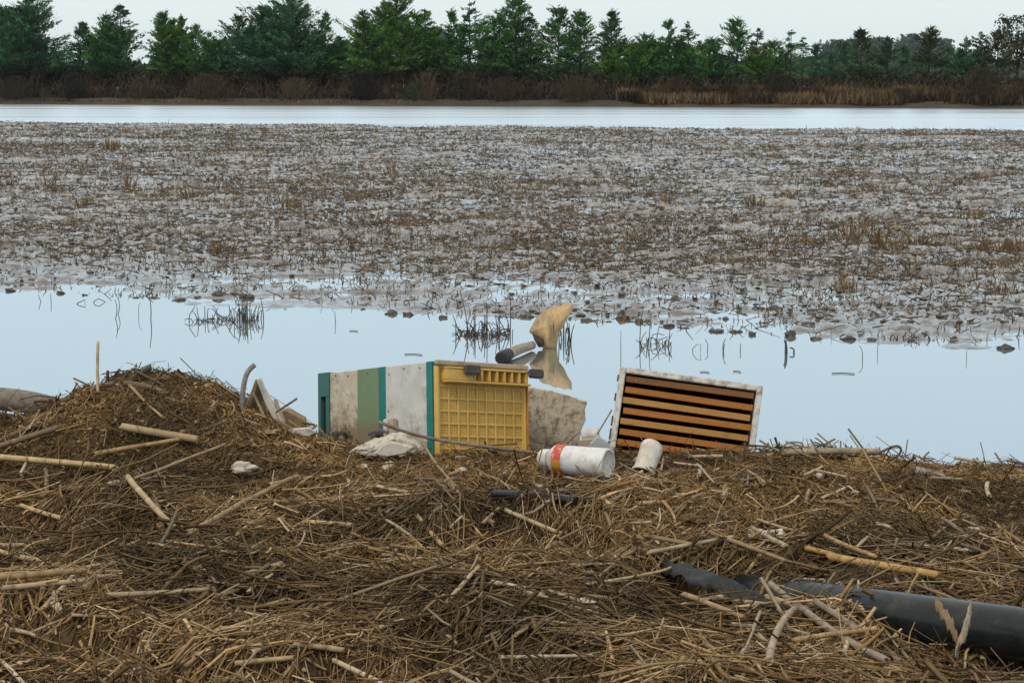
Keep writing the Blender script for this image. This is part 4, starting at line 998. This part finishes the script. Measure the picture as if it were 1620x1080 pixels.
def ribbon(name, px, z, wdt, mat, label, cat, seed):
    r2 = np.random.default_rng(seed); pts = [pt(a, b, z_) for (a, b), z_ in zip(px, z)]
    P = smooth_path(pts, 26); V = []
    T_ = np.gradient(P, axis=0); T_ /= np.linalg.norm(T_, axis=1, keepdims=True)
    S_ = np.cross(T_, (0, 0, 1)); S_ /= np.linalg.norm(S_, axis=1, keepdims=True)
    m_ = 9
    for i in range(26):
        for j in range(m_):
            u = j / (m_ - 1) - .5; ww = wdt * (.7 + .6 * float(vnoise(i * .3 + seed, seed))) * math.sin(math.pi * (i + 2) / 29) ** .4
            q = P[i] + S_[i] * u * ww; q[2] += .012 * (float(vnoise(i * .45 + seed, j * .7)) - .5) + .036 * abs(float(vnoise(i * .95 + seed, j * 1.1 + 5)) - .5) - .10 * u * u
            V.append(tuple(q))
    me = raw_mesh(name, V, grid_faces(26, m_), mat, smooth=True)
    o = obj(name, me); s_ = o.modifiers.new('thickness', 'SOLIDIFY'); s_.thickness = .0025
    return tag(o, label, cat)
slab('wood_chunk', [(1358, 952), (1372, 949), (1416, 956), (1420, 962), (1392, 972), (1374, 970), (1362, 966)], 4.42, .02, P_bare, 'tan split wood chunk lying against the black pipe', 'wood chunk')
for i, (px, z, lab) in enumerate([([(1480, 948), (1502, 975), (1515, 1010)], [.41, .405, .36], 'wide strip of brown leaf hanging over the black pipe near the golden cane'),
                                  ([(1536, 955), (1526, 990), (1512, 1030)], [.42, .41, .35], 'thin strip of pale leaf hanging down over the black pipe')]):
    ribbon('leaf_strip', px, z, .012, P_old if i == 0 else P_bare, lab, 'leaf strip', 9 + i)
# the dark rag by the far end of the pipe
ribbon('black_sheet', [(1048, 890), (1085, 896), (1130, 914), (1180, 934), (1228, 956)], [.275, .312, .322, .325, .28], .085, paint_mat('black_wet_plastic', (.010, .011, .012), (.02, .023, .025), (.06, .045, .03), .50, .66, 14, .6, .4), 'crumpled black plastic piece poking out of the straw beyond the buried end of the pipe', 'plastic sheet', 15)

# ------------------------------------------------------------------ conifers on the far bank
def conifer_mesh(seed, H, Wd, kind):
    """kind: broad, spire, bushy, multi, thin. returns (trunk mesh, crown mesh), base at origin"""
    r_ = np.random.default_rng(seed)
    leaders = {'broad': 5, 'multi': 4, 'bushy': 6, 'spire': 1, 'thin': 1}[kind]
    hue = r_.uniform(0, 1)
    Vs, Cs, TP, TR = [], [], [], []
    base = .12 if kind in ('bushy', 'broad', 'multi') else .10
    for L in range(leaders):
        a0 = r_.uniform(0, 6.28); off = 0 if L == 0 else Wd * r_.uniform(.10, .34)
        hL = H * (1 if L == 0 else r_.uniform(.62, .93)); wL = Wd * {'broad': .40, 'multi': .34, 'bushy': .36, 'spire': .44, 'thin': .5}[kind]
        ox, oy = math.cos(a0) * off, math.sin(a0) * off
        TP.append([(0, 0, -.2), (ox * .5, oy * .5, hL * .35), (ox, oy, hL * .7), (ox * 1.05, oy * 1.05, hL)]); TR.append([.11 * H / 6, .08 * H / 6, .04 * H / 6, .008])
        nb = int(hL * ((26 if leaders < 4 else 19) if kind != 'thin' else 16)); 
        zz = hL * (base + (1 - base) * np.sort(r_.random(nb)) ** .9)
        for z in zz:
            t = (z / hL - base) / (1 - base)
            if kind in ('spire', 'thin'): prof = (1 - t) ** .75 * .95 + .05
            elif kind == 'bushy': prof = (1 - t) ** .6 * .95 + .06
            else: prof = (1 - t) ** .72 * .95 + .06
            ln = wL * prof * r_.uniform(.55, 1.18) * (1.35 if r_.random() < .08 else 1)
            az = r_.uniform(0, 6.28)
            rise = (.12 + .95 * t ** 1.5 + r_.normal(0, .13)) if kind != 'bushy' else (.25 + .9 * t + r_.normal(0, .16))
            if kind == 'thin': rise = .25 + r_.normal(0, .15)
            tip = np.array([math.cos(az), math.sin(az), rise]) * ln; tip[2] = min(tip[2], (hL * 1.03 - z))
            c0 = np.array([ox * min(1, z / hL / .7), oy * min(1, z / hL / .7), z])
            if r_.random() < .5: TP.append([c0, c0 + tip * .33, c0 + tip * .66 + (0, 0, .02), c0 + tip]); TR.append([.022, .018, .012, .006])
            ns = int(14 + ln * (46 if kind != 'thin' else 30))
            s = r_.uniform(.12, 1.0, ns) ** .75
            ctr = c0 + tip[None] * s[:, None]
            sp = .10 + .20 * ln * (1 - s * .75)
            ctr = ctr + r_.normal(0, 1, (ns, 3)) * (sp[:, None] * np.array([.42, .42, .24]))
            d = np.array([math.cos(az), math.sin(az), rise * .7 + .25]) + r_.normal(0, .42, (ns, 3)); d /= np.linalg.norm(d, axis=1, keepdims=True)
            sz = r_.uniform(.07, .17, ns) * (H / 6) ** .35
            n_ = r_.normal(0, 1, (ns, 3)); sd_ = np.cross(d, n_); sd_ /= np.linalg.norm(sd_, axis=1, keepdims=True) + 1e-6
            w_ = sz * r_.uniform(.18, .32, ns)
            q = np.stack([ctr - d * sz[:, None] * .5, ctr + sd_ * w_[:, None], ctr + d * sz[:, None] * 1.1, ctr - sd_ * w_[:, None]], 1)
            Vs.append(q.reshape(-1, 3))
            g = r_.uniform(.35, 1.25) * (1 if r_.random() > .16 else 1.6)
            Cs.append(np.repeat((np.array([1, 1, 1]) * g * r_.uniform(.75, 1.25, (ns, 1))), 4, axis=0))
    V = np.vstack(Vs); C = np.vstack(Cs)
    V[:, 2] = np.maximum(V[:, 2], .05)
    k = max(0.01, V[:, 2].max()); V[:, 2] *= H / k
    return np.array(TP, float), np.array(TR), V, C
_cm = {}
TREE_COL = {'green': (.066, .172, .042), 'bright': (.084, .185, .032), 'dark': (.044, .114, .040), 'blue': (.056, .148, .068), 'dull': (.06, .095, .042), 'brown': (.072, .082, .04)}
def conifer(px, top, wpx, kind, colr, label, dep=None, seed=0, group=None, basepx=None):
    x_at = lambda Y: (px - 810) / F * Y
    Yb = 112.0
    for _ in range(6):
        Yb = (bank_y(x_at(Yb)) + 6.5) if dep is None else dep
    p = at_depth(px, top, Yb)
    zb = .45
    H = p[2] - zb; W_ = wpx / F * Yb * (1.9 if kind in ('spire', 'thin') else 1.48)
    TP, TR, V, C = conifer_mesh(seed + int(px) * 3, H, W_, kind)
    e = empty('conifer', label, 'tree', (p[0], Yb, zb), group)
    tv, tf = tubes(TP, TR, 5)
    obj('trunk', raw_mesh('trunk', tv, tf, M['bark'], np.tile((.05, .04, .03), (len(tv), 1))), e)
    base = np.array(TREE_COL[colr])
    col = C * base
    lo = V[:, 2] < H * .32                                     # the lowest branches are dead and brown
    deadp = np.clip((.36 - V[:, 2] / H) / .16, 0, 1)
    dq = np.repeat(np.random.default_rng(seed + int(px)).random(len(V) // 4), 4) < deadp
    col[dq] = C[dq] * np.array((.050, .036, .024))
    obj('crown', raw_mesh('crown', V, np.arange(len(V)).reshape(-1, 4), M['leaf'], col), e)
    return e
for px, top, wp, kd, cl, lab in [
    (2, 8, 90, 'bushy', 'green', 'bushy green conifer cut off by the left edge of the photo'),
    (52, -14, 128, 'broad', 'blue', 'huge broad blue-green conifer second from the left edge'),
    (130, 34, 42, 'spire', 'dark', 'small dark conifer spire between the huge blue-green tree and the bare-tipped spire'),
    (167, 20, 66, 'bushy', 'green', 'rounded green conifer hugging the bare-tipped spire from its left'),
    (190, 6, 60, 'thin', 'dark', 'dark spire with bare upswept branch tips at left'),
    (258, 16, 72, 'multi', 'green', 'green conifer with a tall thin leader just right of the bare-tipped spire'),
    (286, 24, 76, 'multi', 'bright', 'bright green conifer with several sharp tips next to a low gap in the row'),
    (330, 50, 64, 'bushy', 'green', 'low green conifer filling the dip left of the wide blue-green tree'),
    (357, 58, 44, 'bushy', 'blue', 'low pale blue-green conifer tucked against the wide blue-green tree'),
    (415, 8, 84, 'broad', 'dark', 'dark conifer forming the left shoulder of the wide blue-green tree'),
    (462, -8, 140, 'broad', 'blue', 'wide tall blue-green conifer whose top leaves the photo left of the middle'),
    (514, 18, 70, 'multi', 'green', 'green conifer forming the right shoulder of the wide blue-green tree'),
    (574, 14, 76, 'multi', 'green', 'green conifer pressed against the left of the densest bright tree'),
    (628, -12, 118, 'broad', 'bright', 'densest bright green conifer, its full crown topped by a square tip'),
    (672, 14, 60, 'thin', 'green', 'slim conifer with ragged tips leaning out right of the densest bright tree'),
    (714, 14, 62, 'multi', 'green', 'green conifer just right of the bluish gap in the row'),
    (743, 0, 56, 'thin', 'dark', 'dark ragged spire with open branches right of the bluish gap'),
    (786, 16, 74, 'broad', 'green', 'full green conifer left of the tall ragged tip near the middle'),
    (816, -8, 78, 'spire', 'green', 'tall conifer with a ragged open tip touching the top edge near the middle'),
    (840, 18, 50, 'thin', 'dark', 'dark slim conifer on the right flank of the tall ragged tip'),
    (884, 10, 78, 'spire', 'green', 'left one of a pair of pointed green conifers right of the middle'),
    (918, 16, 64, 'spire', 'green', 'right one of a pair of pointed green conifers right of the middle'),
    (968, 15, 46, 'spire', 'dark', 'lone dark narrow spire standing above low bushy conifers'),
    (988, 58, 84, 'bushy', 'bright', 'low bushy bright conifer under the lone dark narrow spire'),
    (1022, 50, 60, 'bushy', 'green', 'low green conifer between the lone dark spire and the twin tipped tree'),
    (1058, 30, 66, 'multi', 'green', 'green conifer with twin tips right of the lone dark spire'),
    (1090, 32, 44, 'thin', 'green', 'slender thin conifer with a sharp bare tip right of the twin tipped tree'),
    (1124, 60, 76, 'bushy', 'green', 'low rounded green conifer left of the regular dark pointed tree'),
    (1167, 28, 60, 'spire', 'green', 'regular pointed conifer, the tallest in the right half'),
    (1198, 44, 40, 'thin', 'brown', 'thin brownish conifer leaning beside the tallest pointed tree of the right half'),
    (1222, 62, 70, 'bushy', 'bright', 'low bushy bright conifer at the right end of the dense row'),
    (1252, 48, 44, 'thin', 'green', 'thin sharp green conifer ending the dense row at right'),
    (1363, 44, 54, 'spire', 'dull', 'dull olive pointed conifer with two branch tiers in the open row at right'),
    (1405, 58, 58, 'spire', 'dull', 'dull brownish conifer between two bluish trees in the open row'),
    (1472, 40, 56, 'spire', 'brown', 'brownish spire with a small detached tip in the open row at right'),
    (1530, 58, 60, 'multi', 'blue', 'blue-green conifer near the right end, left of the brown branched trees'),
    (1552, 50, 44, 'thin', 'dull', 'thin dull conifer standing before the brown branched trees at right'),
    (1580, 46, 70, 'spire', 'brown', 'brown branched conifer next to the last tree at the right edge'),
    ]:
    conifer(px, top, wp, kd, cl, lab)
# smaller trees farther off in the gap at right
for px, top, wp, kd, cl, lab, dep in [
    (1271, 58, 34, 'thin', 'blue', 'thin faint conifer right after the dense row ends', 165), (1292, 68, 34, 'spire', 'blue', 'small dark bluish cone-shaped conifer standing alone in the gap', 150),
    (1336, 66, 54, 'spire', 'blue', 'faint blue-green conifer left of the dull olive pointed tree', 170), (1315, 86, 44, 'bushy', 'blue', 'low faint bluish bush-like conifer in the gap', 165), (1384, 78, 40, 'bushy', 'blue', 'low faint conifer between the two dull pointed trees', 165),
    (1430, 72, 40, 'spire', 'blue', 'small bluish conifer right of the dull brownish tree', 150), (1501, 72, 42, 'spire', 'blue', 'small bluish conifer right of the brownish spire', 155), (1450, 84, 40, 'bushy', 'blue', 'low bluish conifer left of the brownish spire', 165),
    (1516, 84, 40, 'bushy', 'dark', 'low dark conifer just left of the last blue-green conifer', 150), (540, 62, 60, 'bushy', 'blue', 'low bluish conifer seen through the gap left of the densest bright tree', 150), (694, 78, 60, 'bushy', 'bright', 'low bright conifer seen through the bluish gap', 150)]:
    conifer(px, top, wp, kd, cl, lab, dep)
# broad-leaved trees: one at the right edge, round ones far behind
def leafy(name, px, top, wpx, dep, colr, label, nleaf, sz, seed, sparse=False, group=None, trunkc=(.06, .05, .04)):
    r_ = np.random.default_rng(seed)
    p = at_depth(px, top, dep); zb = .4; H = p[2] - zb; W_ = wpx / F * dep
    e = empty(name, label, 'tree', (p[0], dep, zb), group)
    TP = [[(0, 0, -.3), (.02 * W_, 0, H * .25), (-.02 * W_, 0, H * .5), (.02 * W_, 0, H * .85)]]; TR = [[H * .022, H * .018, H * .012, H * .004]]
    cl = []
    for i in range(14 if not sparse else 22):
        a = r_.uniform(0, 6.28); z0 = H * r_.uniform(.22, .6); rr_ = W_ * .5 * r_.uniform(.4, .9); z1 = min(H * .93, z0 + H * r_.uniform(.12, .42))
        b = np.array([0, 0, z0]); t = np.array([math.cos(a) * rr_, math.sin(a) * rr_, z1])
        TP.append([b, b * .6 + t * .4 + (0, 0, -.03 * H), b * .3 + t * .7, t]); TR.append([H * .010, H * .007, H * .005, H * .002]); cl.append(t)
    cl += [np.array([0, 0, H * .9])] + [np.array([r_.normal(0, W_ * .2), r_.normal(0, W_ * .2), H * r_.uniform(.45, .9)]) for _ in range(10)]
    cl = np.array(cl); k = r_.integers(0, len(cl), nleaf)
    rad = W_ * (.17 if not sparse else .13)
    c = cl[k] + r_.normal(0, 1, (nleaf, 3)) * rad * .62 * np.array([1, 1, .8])
    c[:, 2] = np.clip(c[:, 2], H * .16, H * 1.0)
    d = r_.normal(0, 1, (nleaf, 3)); d /= np.linalg.norm(d, axis=1, keepdims=True); n2 = np.cross(d, r_.normal(0, 1, (nleaf, 3))); n2 /= np.linalg.norm(n2, axis=1, keepdims=True)
    s_ = sz * r_.uniform(.6, 1.3, (nleaf, 1))
    V = np.stack([c - d * s_, c + n2 * s_ * .5, c + d * s_, c - n2 * s_ * .5], 1).reshape(-1, 3)
    tone = r_.uniform(.7, 1.3, len(cl))[k]
    col = np.repeat((np.array(colr)[None] * tone[:, None] * r_.uniform(.8, 1.2, (nleaf, 1))), 4, axis=0)
    tv, tf = tubes(np.array(TP), np.array(TR), 6)
    obj('trunk', raw_mesh('trunk', tv, tf, M['bark'], np.tile(trunkc, (len(tv), 1))), e)
    obj('crown', raw_mesh('crown', V, np.arange(len(V)).reshape(-1, 4), M['leaf'], col), e)
    return e
leafy('tree', 1612, 22, 62, 108, (.05, .065, .045), 'thinly leaved tall tree with a visible trunk at the right edge', 1500, .10, 5, True)
for i, (px, top, wp, lab) in enumerate([(1325, 64, 56, 'rounded hazy blue tree behind the faint left conifers of the gap'), (1385, 60, 44, 'hazy blue tree with a rounded top between the two dull pointed conifers'), (1444, 56, 62, 'widest hazy blue tree, left behind the brownish spire'),
                                        (1494, 62, 56, 'hazy blue tree low behind the right of the brownish spire'), (1350, 76, 50, 'low hazy blue tree behind the dull olive conifer'), (1415, 80, 50, 'low hazy blue tree behind the dull brownish conifer'), (1528, 84, 60, 'low hazy blue tree behind the blue-green conifer near the right end'),
                                        (690, 42, 44, 'hazy teal tree seen through the gap right of the densest bright conifer'), (536, 70, 50, 'hazy teal tree glimpsed left of the densest bright conifer'), (1290, 92, 60, 'low hazy blue tree behind the lone cone-shaped conifer')]):
    leafy('distant_tree', px, top, wp, 780 + 35 * i, (.045, .075, .05), lab, 2600, 1.0, 60 + i)
# a far-off wood that reads as one mass behind the row
r_ = np.random.default_rng(77); n = 26000
x = r_.uniform(-310, 360, n); yy = r_.uniform(900, 1000, n)
hh = 6 + 9 * fbm(x * .035, x * 0 + 2, 4)
z = hh * r_.random(n) ** .7
d = r_.normal(0, 1, (n, 3)); n2 = np.cross(d, r_.normal(0, 1, (n, 3))); d /= np.linalg.norm(d, axis=1, keepdims=True); n2 /= np.linalg.norm(n2, axis=1, keepdims=True)
c = np.stack([x, yy, z], -1); V = np.stack([c - d * 1.7, c + n2 * 1.1, c + d * 1.7, c - n2 * 1.1], 1).reshape(-1, 3)
o = obj('far_wood', raw_mesh('far_wood', V, np.arange(n * 4).reshape(-1, 4), M['leaf'], np.repeat(np.array((.042, .07, .045)) * r_.uniform(.7, 1.3, (n, 1)), 4, axis=0))); tag(o, 'hazy far wood showing as a low band behind the conifer row', 'wood'); o['kind'] = 'stuff'

# ------------------------------------------------------------------ dead brush and grass on the far bank
def flakes(n, X, Yv, Zv, sz, asp, pal, up, r_):
    d = r_.normal(0, 1, (n, 3)); d[:, 2] = np.abs(d[:, 2]) + up; d /= np.linalg.norm(d, axis=1, keepdims=True)
    n2 = np.cross(d, r_.normal(0, 1, (n, 3))); n2 /= np.linalg.norm(n2, axis=1, keepdims=True) + 1e-6
    s_ = sz[:, None]; c = np.stack([X, Yv, Zv], -1)
    V = np.stack([c - d * s_ * .5, c + n2 * s_ * asp, c + d * s_ * .6, c - n2 * s_ * asp], 1).reshape(-1, 3)
    col = np.repeat(np.array(pal)[r_.integers(0, len(pal), n)] * r_.uniform(.7, 1.3, (n, 1)), 4, axis=0)
    return V, col
r_ = np.random.default_rng(5)
n = 84000
x = r_.uniform(-60, 55, n); sdep = r_.uniform(3.0, 9.5, n)
top = 1.25 + .9 * fbm(x * .22, x * 0 + 1, 4) + .35 * sstep(4, -6, x)
top = top * np.where(x > 6, .80, 1)
z = .25 + np.minimum(1, (sdep - 2.0) / 3.5) * top * r_.random(n) ** .8
pt_ = fbm(x * .42 + 5, z * 1.1 + 2, 4)
V1, c1 = flakes(n, x, bank_y(x) + sdep, z, r_.uniform(.10, .34, n), .12, [(.033, .025, .017), (.023, .018, .013), (.046, .034, .022), (.016, .014, .011), (.075, .056, .034), (.030, .030, .019)], .5, r_)
c1 = c1 * np.repeat(.10 + 1.05 * sstep(.32, .68, pt_), 4)[:, None]; tn_ = np.repeat(sstep(.57, .66, pt_) * sstep(1.5, .9, z), 4)[:, None]; c1 = c1 * (1 - tn_) + c1 * tn_ * np.array((2.9, 2.4, 1.9))
o = obj('brush', raw_mesh('brush', V1, np.arange(len(V1)).reshape(-1, 4), M['scrub'], c1)); tag(o, 'dark brown dead brush growing in one mass under the conifers', 'brush'); o['kind'] = 'stuff'
n = 12000
x = r_.uniform(-60, 55, n); sdep = r_.uniform(2.8, 6, n); az = r_.uniform(0, 6.28, n); h = r_.uniform(.4, 1.6, n)
b = np.stack([x, bank_y(x) + sdep, np.full(n, .3)], -1); t = b + np.stack([np.cos(az) * h * .6, np.sin(az) * h * .3, h * r_.uniform(.5, 1.1, n)], -1)
V, Fq = tubes(np.stack([b, (b + t) / 2 + r_.normal(0, .12, (n, 3)), t], 1), np.tile([.018, .014, .008], (n, 1)), 3)
o = obj('brush_twigs', raw_mesh('brush_twigs', V, Fq, M['scrub'], np.repeat(np.array([(.08, .055, .036), (.05, .036, .025), (.13, .09, .06)])[r_.integers(0, 3, n)], 9, axis=0))); tag(o, 'bare brown twigs tangled through the dead brush', 'twigs'); o['kind'] = 'stuff'
# tan grass: a thin line at the water on the left, a wider slope at right
n = 42000
x = np.r_[r_.uniform(-40, 8, n // 3), r_.uniform(4, 40, n - n // 3)]
L_ = x < 6
sdep = np.where(L_, r_.uniform(.5, 2.6, n), r_.uniform(.9, 4.4, n)); sdep = np.where((x < 8) & ~L_ , r_.uniform(.9, 3, n), sdep)
hgt = np.where(L_, r_.uniform(.08, .24, n), r_.uniform(.25, .55, n) + .10 * sdep)
z = .08 + .05 * sdep + hgt * .5
patch = fbm(x * .5, sdep * .8, 3)
k = r_.random(n) < sstep(.25, .55, patch) * np.where(L_, sstep(3, -14, x), 1); x, sdep, hgt, z, patch = x[k], sdep[k], hgt[k], z[k], patch[k]; n = len(x)
V1, c1 = flakes(n, x, bank_y(x) + sdep, z, hgt * 1.1, .07, [(.11, .07, .034), (.085, .056, .03), (.14, .092, .047), (.06, .042, .025), (.10, .07, .038)], 2.5, r_)
c1 *= np.repeat(.25 + 1.5 * sstep(.3, .7, patch), 4)[:, None]
o = obj('dry_grass', raw_mesh('dry_grass', V1, np.arange(len(V1)).reshape(-1, 4), M['scrub'], c1)); tag(o, 'tan dry grass along the far water edge', 'grass'); o['kind'] = 'stuff'
# bushes one can tell apart along the waterline
def bush(px, wpx, hpx, colr, label, seed, s_off=2.0, group=None):
    r_ = np.random.default_rng(seed)
    Yb = 110.0
    for _ in range(5): Yb = bank_y((px - 810) / F * Yb) + s_off
    W_, Hh = wpx / F * Yb, hpx / F * Yb; X0 = (px - 810) / F * Yb
    n = int(250 + W_ * Hh * 260)
    a = r_.uniform(0, 6.28, n); q = np.sqrt(r_.random(n)); zz = r_.random(n) ** .8
    X = np.cos(a) * q * W_ / 2 * np.sqrt(np.clip(1.05 - zz ** 2, 0, 1)); Yv = np.sin(a) * q * W_ / 2 * .6; Zv = zz * Hh
    V1, c1 = flakes(n, X, Yv, Zv, r_.uniform(.08, .22, n), .10, [colr], .6, r_)
    e = empty('bush', label, 'bush', (X0, Yb, .2), group)
    obj('foliage', raw_mesh('foliage', V1, np.arange(len(V1)).reshape(-1, 4), M['scrub'], c1), e)
    m_ = 60; az = r_.uniform(0, 6.28, m_); b = np.zeros((m_, 3)); b[:, 0] = r_.normal(0, W_ * .12, m_); b[:, 2] = -.2
    t = np.stack([np.cos(az) * W_ * .5 * r_.uniform(.3, 1.1, m_), np.sin(az) * W_ * .3, Hh * r_.uniform(.4, 1.1, m_)], -1)
    V, Fq = tubes(np.stack([b, (b + t) / 2 + r_.normal(0, .1, (m_, 3)), t], 1), np.tile([.03, .02, .01], (m_, 1)), 4)
    obj('twigs', raw_mesh('twigs', V, Fq, M['scrub'], np.tile(np.array(colr) * 1.5, (len(V), 1))), e)
for i, (px, wp, hp, c, lab) in enumerate([(335, 80, 42, (.06, .04, .026), 'reddish brown tangled bush below the bright many-tipped conifer'), (124, 50, 44, (.022, .018, .014), 'black hollow bush below the small dark spire at left'), (580, 70, 40, (.016, .013, .011), 'blackest bush at the waterline below the densest bright conifer'),
                                          (676, 44, 44, (.08, .055, .035), 'brown upright bush below the bluish gap'), (660, 50, 30, (.03, .055, .02), 'low green-brown shrub under the bluish gap'), (910, 62, 42, (.06, .042, .024), 'round olive brown bush where the tan grass slope begins'), (735, 60, 46, (.035, .026, .018), 'dark bush below the ragged open spire'),
                                          (470, 60, 36, (.075, .057, .036), 'pale tan bush below the wide blue-green conifer'), (1065, 52, 40, (.06, .036, .022), 'reddish bush with tan grass on both sides below the twin tipped tree'), (1108, 44, 26, (.030, .022, .016), 'small dark bush in the tan grass below the low rounded conifer'), (1150, 56, 30, (.028, .021, .016), 'dark rounded bush in the tan grass below the tallest pointed conifer of the right half'),
                                          (1226, 56, 52, (.030, .024, .017), 'dark shaggy bush under the low bushy conifer ending the dense row'), (1190, 50, 26, (.035, .026, .018), 'small dark bush just left of the shaggy bush'), (1420, 56, 24, (.05, .037, .022), 'low brown bush in the tan grass below the dull brownish conifer'), (1545, 84, 56, (.045, .034, .022), 'wide brown bush at the right end of the tan grass'),
                                          (800, 60, 40, (.05, .034, .022), 'brown bush below the full green conifer near the middle'), (30, 70, 38, (.045, .034, .022), 'brown bush at the left end of the far bank'), (230, 60, 36, (.06, .046, .03), 'tan brown bush below the bare-tipped spire')]):
    bush(px, wp, hp, c, lab, 300 + i)

# ------------------------------------------------------------------ damp air
bm = bmesh.new(); bmesh.ops.create_cube(bm, size=1)
for v in bm.verts: v.co = Vector((v.co.x * 1900, -60 + (v.co.y + .5) * 1800, -1.6 + (v.co.z + .5) * 42))
me = bpy.data.meshes.new('haze'); bm.to_mesh(me); bm.free()
m = bpy.data.materials.new('damp_air'); m.use_nodes = True; nt_ = m.node_tree; nt_.nodes.remove(nt_.nodes['Principled BSDF'])
pv = N(nt_, 'ShaderNodeVolumePrincipled'); pv.inputs['Color'].default_value = (.70, .86, .90, 1); pv.inputs['Density'].default_value = .00014
nt_.links.new(pv.outputs[0], nt_.nodes['Material Output'].inputs['Volume'])
me.materials.append(m); o = obj('haze', me); o['kind'] = 'stuff'; o['label'] = 'thin bluish haze in the air over the flooded field'; o['category'] = 'haze'
